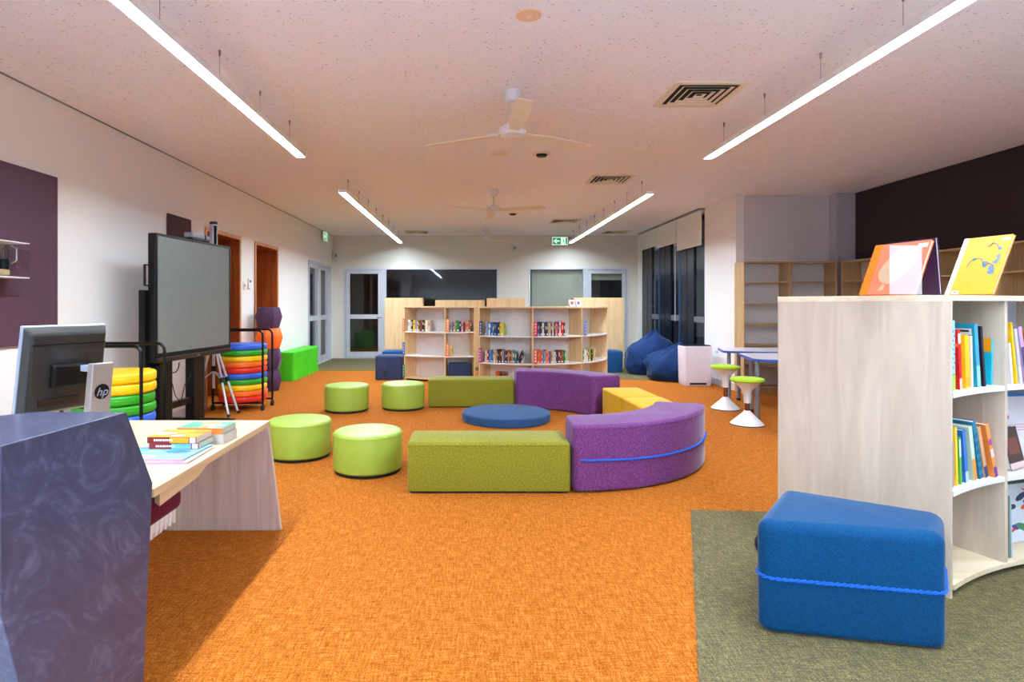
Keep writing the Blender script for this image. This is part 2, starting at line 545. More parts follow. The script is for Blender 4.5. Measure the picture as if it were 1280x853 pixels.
def leaf(mb, a0, a1, z0, z1, t0, t1, fw, mid, axis, kick=0.12):
    def bx(p0, p1, q0, q1):
        if axis == 'x': mb.box(p0, p1, t0, t1, q0, q1)
        else: mb.box(t0, t1, p0, p1, q0, q1)
    bx(a0, a0 + fw, z0, z1); bx(a1 - fw, a1, z0, z1)
    bx(a0 + fw, a1 - fw, z1 - fw, z1); bx(a0 + fw, a1 - fw, z0, z0 + kick)
    if mid: bx(a0 + fw, a1 - fw, mid - 0.05, mid + 0.05)

# far wall
XA0, XA1, XB0, XB1, ZH = -2.97, 0.635, 1.346, 3.66, 2.12
WF = M_['wallfar']
mb = MB()
mb.box(XL - 0.12, XA0, YF, YF + 0.12, 0, CEIL); mb.box(XA1, XB0, YF, YF + 0.12, 0, CEIL); mb.box(XB1, XR + 0.12, YF, YF + 0.12, 0, CEIL)
mb.box(XA0, XA1, YF, YF + 0.12, ZH, CEIL); mb.box(XB0, XB1, YF, YF + 0.12, ZH, CEIL)
struct(mb.done('wall_far', WF))
# far door and window, dark room side
def far_door(n, x0, x1, handle_x):
    mb = MB(); leaf(mb, x0, x1, 0.0, ZH, YF - 0.02, YF + 0.08, 0.045, None, 'x', 0.02)
    d = struct(mb.done('door_%d' % n, M_['alu']))
    mb = MB(); leaf(mb, x0 + 0.05, x1 - 0.05, 0.03, ZH - 0.05, YF + 0.0, YF + 0.05, 0.085, 0.98, 'x', 0.13)
    mb.done('door_leaf', M_['alu'], d)
    mb = MB().box(x0 + 0.12, x1 - 0.12, YF + 0.02, YF + 0.03, 0.14, ZH - 0.12); mb.done('pane', M_['glass'], d)
    mb = MB(); mb.tube([(handle_x, YF - 0.05, 0.96), (handle_x - 0.1, YF - 0.05, 0.96)], 0.01); mb.tube([(handle_x, YF + 0.0, 0.96), (handle_x, YF - 0.05, 0.96)], 0.01)
    mb.done('door_handle', M_['chrome'], d)
    return d
def far_window(n, x0, x1, z0=0.1):
    mb = MB(); leaf(mb, x0, x1, z0, ZH, YF - 0.02, YF + 0.08, 0.035, None, 'x', 0.035)
    d = struct(mb.done('window_%d' % n, M_['alu']))
    mb = MB().box(x0 + 0.03, x1 - 0.03, YF + 0.02, YF + 0.03, z0 + 0.03, ZH - 0.03); mb.done('pane', M_['glass'], d)
    return d
far_door(3, XA0, -2.04, -2.1)
far_window(1, -2.02, XA1)
far_window(2, XB0, 2.65)
far_door(4, 2.67, XB1, 2.74)
mb = MB(); mb.box(XA0, -2.02, YF + 0.0, YF + 0.12, 0, 0.01); mb.box(-2.02, XA1, YF, YF + 0.12, 0, 0.1); mb.box(XB0, 2.66, YF, YF + 0.12, 0, 0.1)
mb.box(-2.04, -2.02, YF, YF + 0.1, 0, ZH); mb.box(2.65, 2.67, YF, YF + 0.1, 0, ZH)
struct(mb.done('trim_1', M_['alu']))
# room beyond the glass
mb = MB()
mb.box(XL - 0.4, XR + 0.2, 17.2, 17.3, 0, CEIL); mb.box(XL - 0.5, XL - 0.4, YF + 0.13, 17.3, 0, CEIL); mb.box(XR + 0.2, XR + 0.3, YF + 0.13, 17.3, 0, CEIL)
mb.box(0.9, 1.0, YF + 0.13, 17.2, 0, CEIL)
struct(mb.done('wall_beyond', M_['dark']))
b = tag(MB().box(XB0 + 0.08, 2.63, YF + 0.14, YF + 0.15, 0.5, 2.4).done('roller_blind', M_['oliveblind']), 'beige roller blind drawn down behind the plain far window beside the glazed door', 'blind')
b = tag(MB().box(2.75, 3.62, YF + 0.14, YF + 0.15, 1.84, 2.4).done('roller_blind', M_['oliveblind']), 'beige roller blind half lowered behind the glazed door in the far corner by the windows', 'blind')

# right window wall
YW0, YW1 = 9.85, 13.45
YA = 8.69
mb = MB()
mb.box(XR, XR + 0.12, YA, YW0, 0, CEIL); mb.box(XR, XR + 0.12, YW1, YF, 0, CEIL); mb.box(XR, XR + 0.12, YW0, YW1, 2.78, CEIL); mb.box(XR, XR + 0.12, YW0, YW1, 0, 0.06)
struct(mb.done('wall_windows', W))
nav = M_['navy']
for k in range(3):
    y1 = YW1 - 1.2 * k; y0 = y1 - 1.2
    mb = MB()
    mb.box(XR + 0.0, XR + 0.1, y0, y0 + 0.03, 0.06, 2.78); mb.box(XR + 0.0, XR + 0.1, y1 - 0.03, y1, 0.06, 2.78)
    mb.box(XR + 0.0, XR + 0.1, y0, y1, 2.72, 2.78); mb.box(XR + 0.0, XR + 0.1, y0, y1, 0.06, 0.12)
    w = struct(mb.done('window_%d' % (3 + k), M_['navyframe']))
    ym = y1 - 0.70
    mb = MB(); mb.box(XR + 0.005, XR + 0.07, ym, y1 - 0.385, 0.12, 2.72); mb.box(XR + 0.005, XR + 0.07, y1 - 0.37, y1 - 0.03, 0.12, 2.72)
    mb.done('vent_panel', nav, w, bevel=0.012, seg=3)
    MB().box(XR + 0.03, XR + 0.04, y0 + 0.03, ym, 0.12, 2.72).done('pane', M_['glass'], w)
    mb = MB(); mb.box(XR + 0.01, XR + 0.06, y0 + 0.03, ym, 0.96, 1.06); mb.done('transom', M_['alu_dark'], w)
zb = [2.48, 2.42, 2.26]
for k in range(3):
    y1 = YW1 - 1.2 * k; y0 = y1 - 1.2
    t = thing('roller_blind', ['white roller blind in the far corner, pulled up highest of the three', 'white roller blind over the middle tall window, between two others', 'white roller blind hanging lowest, over the tall window by the white wall'][k], 'blind', (XR - 0.05, (y0 + y1) / 2, zb[k]), 0, 'roller blinds over the tall windows')
    MB().box(-0.004, 0.004, -0.59, 0.59, 0.02, CEIL - zb[k] - 0.03).done('fabric', M_['blind'], t)
    MB().tube([(0, -0.585, 0.012), (0, 0.585, 0.012)], 0.012).done('bottom_bar', M_['white'], t)
    mb = MB().tube([(0.01, -0.59, CEIL - zb[k] - 0.04), (0.01, 0.59, CEIL - zb[k] - 0.04)], 0.028, 12); mb.done('roller', M_['white'], t)
    if k == 1: MB().tube([(-0.02, -0.575, CEIL - zb[k] - 0.05), (-0.02, -0.575, 0.95 - zb[k])], 0.005, 6).done('pull_cord', M_['white'], t)
# exterior night backdrop: an added wall coloured dark for the night
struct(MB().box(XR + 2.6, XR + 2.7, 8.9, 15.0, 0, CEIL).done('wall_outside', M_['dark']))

# alcove and right wall
mb = MB().box(XR + 0.12, XRR + 0.12, YA, YA + 0.12, 0, CEIL)
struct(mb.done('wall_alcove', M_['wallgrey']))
mb = MB().box(5.25, XRR, 8.5, YA, 0, CEIL)
struct(mb.done('trim_2', M_['pierblue']))
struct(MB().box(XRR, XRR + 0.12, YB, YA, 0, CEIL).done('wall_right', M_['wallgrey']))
struct(MB().box(XL - 0.12, XRR + 0.12, YB - 0.12, YB, 0, CEIL).done('wall_back', W))
# skirting
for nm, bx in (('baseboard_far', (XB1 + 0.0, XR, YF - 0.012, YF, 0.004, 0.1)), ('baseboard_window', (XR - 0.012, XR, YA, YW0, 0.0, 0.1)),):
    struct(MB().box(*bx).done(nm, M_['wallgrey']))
mb = MB()
for a, b_ in ((YB, O1[0] - 0.02), (O1[1] + 0.02, O2[0] - 0.02), (O2[1] + 0.02, DL[0] - 0.02)):
    mb.box(XL, XL + 0.012, a, b_, 0, 0.1)
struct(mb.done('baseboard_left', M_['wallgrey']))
# shadow gap between left wall and ceiling, its shade drawn as a grey strip
struct(MB().box(XL, XL + 0.012, YB, YF, CEIL - 0.007, CEIL).done('trim_3', M_['alu_dark']))
struct(MB().box(XR - 0.1, XR - 0.004, YW0, YW1, CEIL - 0.025, CEIL).done('trim_4', M_['alu_dark']))

# glazed door on left wall
mb = MB(); leaf(mb, DL[0], DL[1], 0, DL[2], XL - 0.1, XL + 0.02, 0.06, None, 'y', 0.01)
mb.box(XL - 0.1, XL + 0.02, 12.62, 12.68, 0, DL[2])
d = struct(mb.done('door_5', M_['alu']))
for a0, a1, xo in ((11.82, 12.61, 0.0), (12.69, 13.55, -0.03)):
    mb = MB(); leaf(mb, a0, a1, 0.01, DL[2] - 0.06, XL - 0.06 + xo, XL - 0.01 + xo, 0.075, 0.98, 'y', 0.13)
    lf = mb.done('door_leaf', M_['alu'], d)
    MB().box(XL - 0.04 + xo, XL - 0.03 + xo, a0 + 0.07, a1 - 0.07, 0.13, DL[2] - 0.13).done('pane', M_['glass'], lf)
struct(MB().box(XL - 1.6, XL - 1.5, 10.6, 14.2, 0, CEIL).done('wall_corridor', M_['wall']))
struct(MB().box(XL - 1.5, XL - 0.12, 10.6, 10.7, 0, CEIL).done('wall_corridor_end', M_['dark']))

# pinboards
pb_ = tag(MB().box(XL + 0.0015, XL + 0.022, 0.6, 4.61, 0.98, 2.264).done('pinboard', M_['plum'], bevel=0.004), 'large plum felt pinboard on the white wall behind the computer desk', 'pinboard')
pc_ = tag(MB().box(XL + 0.0015, XL + 0.022, 6.29, 6.81, 0.98, 2.245).done('pinboard', M_['brown_felt'], bevel=0.004), 'narrow dark brown pinboard on the wall, mostly behind the screen', 'pinboard')
tag(MB().box(XRR - 0.02, XRR, YB + 0.5, 8.5, 1.9, CEIL - 0.003).done('pinboard', M_['black_felt']), 'long charcoal felt pinboard above the oak wall shelves', 'pinboard')

MB().box(XL, XL + 0.0015, 0.8, 4.4, 1.5, 1.56).done('wall_mount', M_['timber'], pb_)
MB().box(XL, XL + 0.0015, 6.35, 6.75, 1.5, 1.56).done('wall_mount', M_['timber'], pc_)
# small wall fittings
t = thing('power_outlet', 'white double power outlet on the wall between the pinboard and the big screen', 'outlet', (XL, 5.89, 1.08))
MB().box(0, 0.01, -0.06, 0.06, -0.036, 0.036).done('plate', M_['white'], t, bevel=0.003)
for s in (-1, 1):
    MB().box(0.01, 0.013, s * 0.03 - 0.016, s * 0.03 + 0.016, -0.014, 0.014).done('socket', M_['silver'], t)
t = thing('power_outlet', 'white power outlet low on the white wall behind the air purifier', 'outlet', (XR, 9.35, 0.52), PI)
MB().box(0, 0.01, -0.06, 0.06, -0.036, 0.036).done('plate', M_['white'], t, bevel=0.003)
for s in (-1, 1):
    MB().box(0.01, 0.013, s * 0.03 - 0.016, s * 0.03 + 0.016, -0.014, 0.014).done('socket', M_['silver'], t)
t = thing('light_switch', 'white light switch beside the small thermostat between the timber doorways', 'switch', (XL, 8.44, 1.54))
MB().box(0, 0.01, -0.04, 0.04, -0.06, 0.06).done('plate', M_['white'], t, bevel=0.003)
MB().box(0.01, 0.016, -0.012, 0.012, -0.02, 0.02).done('rocker', M_['silver'], t)
t = thing('thermostat', 'small white thermostat with grey display between the timber doorways', 'thermostat', (XL, 8.62, 1.57))
MB().box(0.002, 0.025, -0.045, 0.045, -0.075, 0.075).done('body', M_['white'], t, bevel=0.006)
MB().box(0, 0.002, -0.03, 0.03, -0.06, 0.06).done('wall_mount', M_['white'], t)
MB().box(0.025, 0.027, -0.025, 0.025, 0.02, 0.055).done('display', M_['black'], t)
t = thing('smoke_detector', 'round pale sensor high on the far wall above the bookcases', 'sensor', (lx(643, YF), YF, EYE + 70 * YF / F))
MB().lathe([(0.001, 0), (0.08, 0), (0.075, 0.02), (0.05, 0.035), (0.001, 0.036)]).done('cover', M_['backgrey'], t, rot=(PI / 2, 0, 0), smooth=True)
MB().lathe([(0.001, 0.036), (0.03, 0.036), (0.028, 0.044), (0.001, 0.045)]).done('lens', M_['alu_dark'], t, rot=(PI / 2, 0, 0), smooth=True)
t = thing('motion_sensor', 'small grey motion sensor in the corner beside the glazed doors', 'sensor', (XL + 0.06, YF - 0.06, 2.42), R(45))
MB().box(-0.05, 0.05, -0.05, 0.03, -0.09, 0.09).done('body', M_['backgrey'], t, bevel=0.015)
MB().box(-0.03, 0.03, -0.056, -0.05, -0.05, 0.02).done('lens', M_['alu_dark'], t)
MB().box(-0.03, 0.03, 0.03, 0.04, -0.05, 0.05).done('wall_mount', M_['backgrey'], t)

# acrylic dispenser on pinboard
t = thing('brochure_box', 'clear acrylic box with chrome clips mounted on the plum pinboard', 'holder', (XL + 0.022, 3.9, 1.463))
mb = MB(); wd = 0.16
mb.box(0, 0.004, -0.3, 0.2, 0, 0.23); mb.box(wd - 0.004, wd, -0.3, 0.2, 0, 0.23); mb.box(0.004, wd - 0.004, 0.196, 0.2, 0, 0.23); mb.box(0.004, wd - 0.004, -0.3, -0.296, 0, 0.23)
mb.done('box', M_['acrylic'], t)
mb = MB(); mb.box(0.0, wd, -0.3, 0.2, -0.008, 0.0); mb.box(0, wd, -0.3, 0.2, 0.23, 0.236); mb.done('rim', M_['white'], t)
MB().tube([(0.02, 0.21, 0.1), (0.05, 0.225, 0.12), (0.05, 0.225, 0.2), (0.02, 0.21, 0.22)], 0.008).done('clip', M_['chrome'], t, smooth=True)
MB().box(0.005, 0.008, -0.295, 0.195, 0.002, 0.228).done('mirror_back', M_['chrome'], t)
MB().box(-0.0005, 0.0, -0.28, 0.18, 0.02, 0.2).done('wall_mount', M_['white'], t)
mb = MB(); mb.box(0.03, 0.09, -0.2, 0.12, 0.01, 0.05); mb.done('tray', M_['oak'], t, bevel=0.01)
mb = MB().lathe([(0.001, 0.05), (0.025, 0.05), (0.025, 0.13), (0.012, 0.15), (0.012, 0.18), (0.001, 0.18)], (0.06, 0.02), 16); mb.done('bottle', M_['white'], t, smooth=True)
mb = MB().lathe([(0.001, 0.05), (0.03, 0.05), (0.03, 0.12), (0.001, 0.125)], (0.06, 0.1), 16); mb.done('pot', M_['black'], t, smooth=True)
mb = MB().box(0.02, 0.05, -0.24, -0.04, 0.05, 0.17); mb.done('card', M_['cgreen'] if False else bc((150, 160, 156)), t)

# ------------------------------------------------------------------ CEILING FITTINGS
def strip(x, y0, y1, label):
    zb_ = 2.64
    t = thing('strip_light', label, 'light', (x, (y0 + y1) / 2, zb_), 0, 'suspended strip lights')
    L = (y1 - y0) / 2
    hw, h, rec = 0.042, 0.04, 0.018
    mb = MB(); mb.box(-hw, -hw + 0.003, -L, L, 0, h); mb.box(hw - 0.003, hw, -L, L, 0, h); mb.box(-hw, hw, -L, L, h, h + 0.004)
    mb.box(-hw, hw, -L - 0.004, -L, 0, h + 0.004); mb.box(-hw, hw, L, L + 0.004, 0, h + 0.004)
    mb.done('housing', M_['white'], t)
    MB().box(-hw + 0.003, hw - 0.003, -L, L, rec, rec + 0.01).done('diffuser', M_['strip'], t)
    n = max(2, int(round((y1 - y0) / 0.72)))
    for i in range(n):
        yy = -L + 0.35 + (2 * L - 0.7) * i / (n - 1)
        top = CEIL - zb_
        w = MB().tube([(0, yy, h), (0, yy, top)], 0.0015, 6).done('suspension_wire', M_['alu_dark'], t)
        MB().lathe([(0.001, top - 0.04), (0.006, top - 0.036), (0.008, top), (0.001, top)], (0, yy), 10).done('ceiling_gripper', plain('grey_brown_metal', (132, 112, 106), 0.5), w, smooth=True)
    return t
HL = 2.64 - EYE
XS0, XS1 = -1.58, 2.22
strip(XS0, -4.5, 5.5, 'long suspended strip light over the computer desk')
strip(XS1, -4.5, 5.55, 'long suspended strip light over the tall white-sided bookcase')
strip(XS0, 7.25, 13.2, 'suspended strip light running towards the glazed doors in the far corner')
strip(XS1, 7.35, 13.2, 'suspended strip light ending beside the green arrow exit sign')

def fan(x, y, hz, rot, label):
    t = thing('ceiling_fan', label, 'fan', (x, y, hz), 0, 'ceiling fans')
    top = CEIL - hz
    MB().lathe([(0.001, top), (0.062, top), (0.066, top - 0.03), (0.058, top - 0.085), (0.03, top - 0.1), (0.001, top - 0.1)], n=28).done('canopy', M_['fanwhite'], t, smooth=True)
    MB().tube([(0, 0, top - 0.1), (0, 0, 0.05)], 0.014, 12).done('rod', M_['fanwhite'], t, smooth=True)
    MB().lathe([(0.001, 0.075), (0.03, 0.075), (0.05, 0.055), (0.1, 0.03), (0.105, 0.0), (0.09, -0.025), (0.05, -0.035), (0.001, -0.037)], n=32).done('motor', M_['fanwhite'], t, smooth=True)
    for k in range(3):
        a = R(rot + 120 * k)
        mb = MB()
        n = 8; rs = []
        for i in range(n + 1):
            s = 0.1 + 0.64 * i / n
            w = 0.034 + 0.026 * min(1, i / 3)
            if i == n: w *= 0.8
            pit = 0.16
            ring = []
            for (u, v) in ((-1, -0.004), (1, -0.004), (1, 0.004), (-1, 0.004)):
                ring.append((s, u * w, u * w * pit * -1 + v - 0.01))
            rs.append(ring)
        mb.rings(rs)
        b = mb.done('blade', M_['fanblade'], t, rot=(0, 0, a), smooth=False)
        mb = MB().box(0.08, 0.2, -0.018, 0.018, -0.004, 0.006); mb.done('bracket', M_['fanwhite'], b)
    return t
fan(0.31, 4.43, 2.565, 32, 'white ceiling fan with cream blades, first from the long strip lights over the desk')
fan(0.312, 8.25, 2.585, -26, 'white ceiling fan hanging over the round blue floor cushion, middle one of the row')
fan(0.31, 12.4, 2.62, 10, 'small-looking white ceiling fan over the far bookcases near the far wall')

def vent(x, y, label, s=0.27):
    t = thing('air_vent', label, 'vent', (x, y, CEIL), 0, 'square ceiling air vents')
    mb = MB(); fw = 0.05
    mb.box(-s, s, -s, -s + fw, -0.012, 0); mb.box(-s, s, s - fw, s, -0.012, 0); mb.box(-s, -s + fw, -s + fw, s - fw, -0.012, 0); mb.box(s - fw, s, -s + fw, s - fw, -0.012, 0)
    mb.done('frame', M_['fanblade'], t, bevel=0.004)
    MB().box(-s + fw, s - fw, -s + fw, s - fw, -0.003, -0.001).done('backing', M_['hole'], t)
    for k in range(4):
        a = s - fw - 0.03 - 0.05 * k
        mb = MB()
        d_ = 0.018
        for (p, q, r_, s_) in (((-a, -a), (a, -a), (a - d_, -a + d_), (-a + d_, -a + d_)), ((a, -a), (a, a), (a - d_, a - d_), (a - d_, -a + d_)), ((a, a), (-a, a), (-a + d_, a - d_), (a - d_, a - d_)), ((-a, a), (-a, -a), (-a + d_, -a + d_), (-a + d_, a - d_))):
            mb.hexa([(p[0], p[1], -0.014), (q[0], q[1], -0.014), (r_[0], r_[1], -0.006), (s_[0], s_[1], -0.006), (p[0], p[1], -0.012), (q[0], q[1], -0.012), (r_[0], r_[1], -0.004), (s_[0], s_[1], -0.004)])
        mb.done('louvre', M_['fanblade'], t)
    return t
vent(1.733, 4.5, 'square louvred ceiling vent, largest one, beside the first ceiling fan')
vent(1.77, 7.56, 'square louvred ceiling vent just before the strip light by the exit sign')
vent(1.8, 11.4, 'square ceiling vent deep in the room, beyond the second ceiling fan')
vent(-1.2, 13.15, 'thin ceiling vent by the far wall above the glazed door')
vent(3.2, 13.15, 'thin ceiling vent by the far wall near the tall windows')
def sensor(x, y, label):
    t = thing('ceiling_sensor', label, 'sensor', (x, y, CEIL), 0, 'black ceiling sensors')
    MB().lathe([(0.001, 0), (0.1, 0), (0.095, -0.008), (0.06, -0.014), (0.001, -0.014)], n=24).done('plate', M_['fanblade'], t, smooth=True)
    MB().lathe([(0.001, -0.014), (0.062, -0.014), (0.05, -0.035), (0.001, -0.042)], n=24).done('dome', M_['black'], t, smooth=True)
sensor(0.746, 6.27, 'black domed ceiling sensor just beyond the first ceiling fan')
sensor(0.73, 10.4, 'black domed ceiling sensor beyond the middle ceiling fan')
t = thing('ceiling_speaker', 'flat round beige disc on the ceiling in front of the first fan', 'speaker', (0.317, 3.26, CEIL))
MB().lathe([(0.001, 0), (0.072, 0), (0.07, -0.008), (0.05, -0.012), (0.001, -0.012)], n=32).done('cover', bc((228, 186, 148)), t, smooth=True)
MB().lathe([(0.001, -0.012), (0.018, -0.012), (0.016, -0.016), (0.001, -0.017)], n=20).done('button', M_['fanblade'], t, smooth=True)
t = thing('ceiling_speaker', 'faint round beige disc on the ceiling behind the first fan', 'speaker', (0.3, 6.27, CEIL))
MB().lathe([(0.001, 0), (0.1, 0), (0.097, -0.006), (0.07, -0.009), (0.001, -0.009)], n=32).done('cover', M_['fanblade'], t, smooth=True)

# exit signs
def exit_sign(loc, rz, label):
    t = thing('exit_sign', label, 'exit sign', loc, rz)
    w, h = 0.18, 0.095
    MB().box(-w, w, 0, 0.03, -h, h).done('casing', M_['white'], t, bevel=0.004)
    MB().box(-w + 0.005, w - 0.005, -0.002, 0, -h + 0.005, h - 0.005).done('face', M_['exitwhite'], t)
    MB().box(-w + 0.015, 0.02, -0.004, -0.002, -h + 0.018, h - 0.018).done('green_panel', M_['exitgreen'], t)
    mb = MB()   # arrow pointing away from the figure
    mb.bm.faces.ensure_lookup_table()
    def flat(pts):
        a = [mb.bm.verts.new((p[0], -0.006, p[1])) for p in pts]; b_ = [mb.bm.verts.new((p[0], -0.004, p[1])) for p in pts]
        mb.face(a); mb.face(b_[::-1])
        for i in range(len(pts)): mb.face([a[i], a[(i + 1) % len(pts)], b_[(i + 1) % len(pts)], b_[i]])
    flat([(-0.145, 0), (-0.09, -0.05), (-0.065, -0.05), (-0.1, -0.013), (-0.01, -0.013), (-0.01, 0.013), (-0.1, 0.013), (-0.065, 0.05), (-0.09, 0.05)])
    mb.done('arrow', M_['exitwhite'], t)
    mb = MB()   # running figure leaving through a doorway
    flat([(0.125, -0.078), (0.165, -0.078), (0.165, 0.078), (0.125, 0.078)])
    def limb(p, q, wd):
        d_ = Vector((q[0] - p[0], q[1] - p[1])).normalized(); n_ = Vector((-d_.y, d_.x)) * wd
        flat([(p[0] + n_.x, p[1] + n_.y), (p[0] - n_.x, p[1] - n_.y), (q[0] - n_.x, q[1] - n_.y), (q[0] + n_.x, q[1] + n_.y)])
    limb((0.075, 0.03), (0.085, -0.01), 0.013); limb((0.085, -0.01), (0.06, -0.035), 0.008); limb((0.06, -0.035), (0.04, -0.07), 0.007)
    limb((0.088, -0.012), (0.105, -0.04), 0.008); limb((0.105, -0.04), (0.1, -0.072), 0.007)
    limb((0.07, 0.03), (0.045, 0.01), 0.006); limb((0.08, 0.03), (0.108, 0.014), 0.006)
    flat([(0.072 + 0.014 * math.cos(2 * PI * i / 10), 0.058 + 0.014 * math.sin(2 * PI * i / 10)) for i in range(10)])
    mb.done('running_figure', M_['exitgreen'], t)
    mb = MB(); mb.tube([(-0.1, 0.015, h), (-0.1, 0.015, CEIL - loc[2])], 0.005); mb.tube([(0.1, 0.015, h), (0.1, 0.015, CEIL - loc[2])], 0.005); mb.done('hanger', M_['white'], t)
exit_sign((lx(700, 13.55), 13.55, EYE + 78.5 * 13.55 / F), 0, 'green exit sign with arrow and running figure hanging by the far wall')
exit_sign((-3.17, 12.9, EYE + 84 * 12.9 / F), R(90), 'green exit sign seen edge-on, high above the glazed double doors')

# ------------------------------------------------------------------ SOFT SEATING
def drum(label, px, front_y, r=0.262):
    yf = F * EYE / (front_y - CY)
    Yc = yf + r * 0.98
    t = thing('round_stool', label, 'stool', (lx(px, Yc), Yc, 0), 0, 'apple green round stools')
    MB().loft(circ(r - 0.012, 48), 0.0, 0.03, 0.004, 2).done('base', M_['hole'], t, smooth=True)
    MB().loft(circ(r, 56), 0.02, 0.31, 0.028, 5, 0.02).done('cushion', M_['limevinyl'], t, smooth=True)
    mb = MB(); mb.tube([(x, y, 0.288) for x, y in circ(r + 0.0005, 56)], 0.0025, 6, True); mb.done('seam', M_['limevinyl'], t, smooth=True)
    return t
drum('apple green round stool close to the olive bench, nearest one to the desk front', 460, 600)
drum('apple green round stool partly hidden behind the pale desk corner', 374.5, 580)
drum('apple green round stool standing farther back, beside the lime block seat', 433.5, 518)
drum('apple green round stool next to the far end of the dark olive bench', 504, 515)

def bench(label, x0, x1, y0, mat, h=0.345, d=0.4):
    t = thing('bench_seat', label, 'bench', ((x0 + x1) / 2, y0 + d / 2, 0), 0, 'straight olive bench seats')
    w = x1 - x0
    pl = rpoly(rect(w, d), 0.025, 4)
    MB().loft(rpoly(rect(w - 0.03, d - 0.03), 0.02, 3), 0, 0.02, 0.003, 2).done('base', M_['hole'], t)
    MB().loft(pl, 0.012, h, 0.022, 4, 0.012).done('cushion', mat, t, smooth=True)
    mb = MB(); mb.tube([(x, y, h - 0.018) for x, y in pl], 0.0028, 6, True); mb.done('piping', mat, t, smooth=True)
    return t
bench('olive green straight bench joined to the purple curved seat with the blue cord', -0.43, 0.67, 3.985, M_['olivefab'])
bench('olive green straight bench beyond the round blue floor cushion', -0.532, 0.53, 7.29, M_['olivefab'])

def arcseat(label, C, a0, a1, ri=0.9, ro=1.3, h=0.46, cord=False):
    t = thing('curved_bench', label, 'seat', (C[0], C[1], 0), 0, 'purple curved seats')
    n = 28; rr = 0.06
    pol = lambda r_, a_: Vector((r_ * math.cos(a_), r_ * math.sin(a_)))
    A0, A1 = R(a0), R(a1)
    do_, di_ = rr / ro, rr / ri
    full = []
    def corner(p1, c, p2):
        for k in range(7):
            s = k / 6
            p = (1 - s) ** 2 * p1 + 2 * s * (1 - s) * c + s * s * p2
            full.append((p.x, p.y))
    for i in range(1, n):
        p = pol(ro, A0 + do_ + (A1 - A0 - 2 * do_) * i / n); full.append((p.x, p.y))
    corner(pol(ro, A1 - do_), pol(ro, A1), pol(ro - rr, A1))
    corner(pol(ri + rr, A1), pol(ri, A1), pol(ri, A1 - di_))
    for i in range(1, n):
        p = pol(ri, A1 - di_ + (A0 - A1 + 2 * di_) * i / n); full.append((p.x, p.y))
    corner(pol(ri, A0 + di_), pol(ri, A0), pol(ri + rr, A0))
    corner(pol(ro - rr, A0), pol(ro, A0), pol(ro, A0 + do_))
    MB().loft(full, 0.008, h, 0.028, 5, 0.02).done('cushion', M_['purple'], t, smooth=True)
    mb = MB(); mb.tube([(x, y, h - 0.024) for x, y in full], 0.0028, 6, True); mb.done('piping', M_['purple'], t, smooth=True)
    if cord:
        pts = []
        for i in range(41):
            s = i / 40
            a = R(a0 + 2 + (a1 - a0 - 3) * s)
            pts.append(((ro + 0.004) * math.cos(a), (ro + 0.004) * math.sin(a), 0.235 - 0.012 * math.sin(PI * s)))
        for tw in range(2):
            q = []
            for i in range(161):
                s = i / 160
                a = R(a0 + 2 + (a1 - a0 - 3) * s); ph = i * 0.9 + tw * PI
                rr = ro + 0.006 + 0.004 * math.cos(ph)
                q.append((rr * math.cos(a), rr * math.sin(a), 0.225 - 0.01 * math.sin(PI * s) + 0.004 * math.sin(ph)))
            MB().tube(q, 0.0045, 6).done('elastic_cord', M_['cord'], t, smooth=True)
    return t
arcseat('purple curved seat with a blue cord round its outer side', (0.69, 5.29), -90, -18, cord=True)
arcseat('purple curved seat behind the yellow blocks, joined to the farther olive bench', (0.55, 6.3), 24, 90)

def yblock(label, y0, y1, x0, x1):
    t = thing('block_ottoman', label, 'seat', ((x0 + x1) / 2, (y0 + y1) / 2, 0), R(3), 'yellow block seats')
    pl = rpoly(rect(x1 - x0, y1 - y0), 0.02, 4)
    MB().loft(pl, 0.006, 0.345, 0.02, 4, 0.012).done('cushion', M_['yellow'], t, smooth=True)
    mb = MB(); mb.tube([(x, y, 0.33) for x, y in pl], 0.0025, 6, True); mb.done('piping', M_['yellow'], t, smooth=True)
yblock('yellow upholstered block butting against the farther purple curved seat', 5.965, 6.63, 1.48, 1.89)
yblock('yellow upholstered block half hidden behind the purple seat with blue cord', 5.18, 5.955, 1.53, 1.94)

t = thing('floor_cushion', 'low round slate blue floor cushion in the middle of the seating circle', 'cushion', (0.386, 6.555, 0))
MB().loft(circ(0.487, 72), 0, 0.092, 0.018, 4, 0.012).done('cushion', M_['bluedisc'], t, smooth=True)
mb = MB(); mb.tube([(x, y, 0.08) for x, y in circ(0.486, 72)], 0.003, 6, True); mb.tube([(x, y, 0.014) for x, y in circ(0.486, 72)], 0.003, 6, True); mb.done('piping', M_['bluedisc'], t, smooth=True)

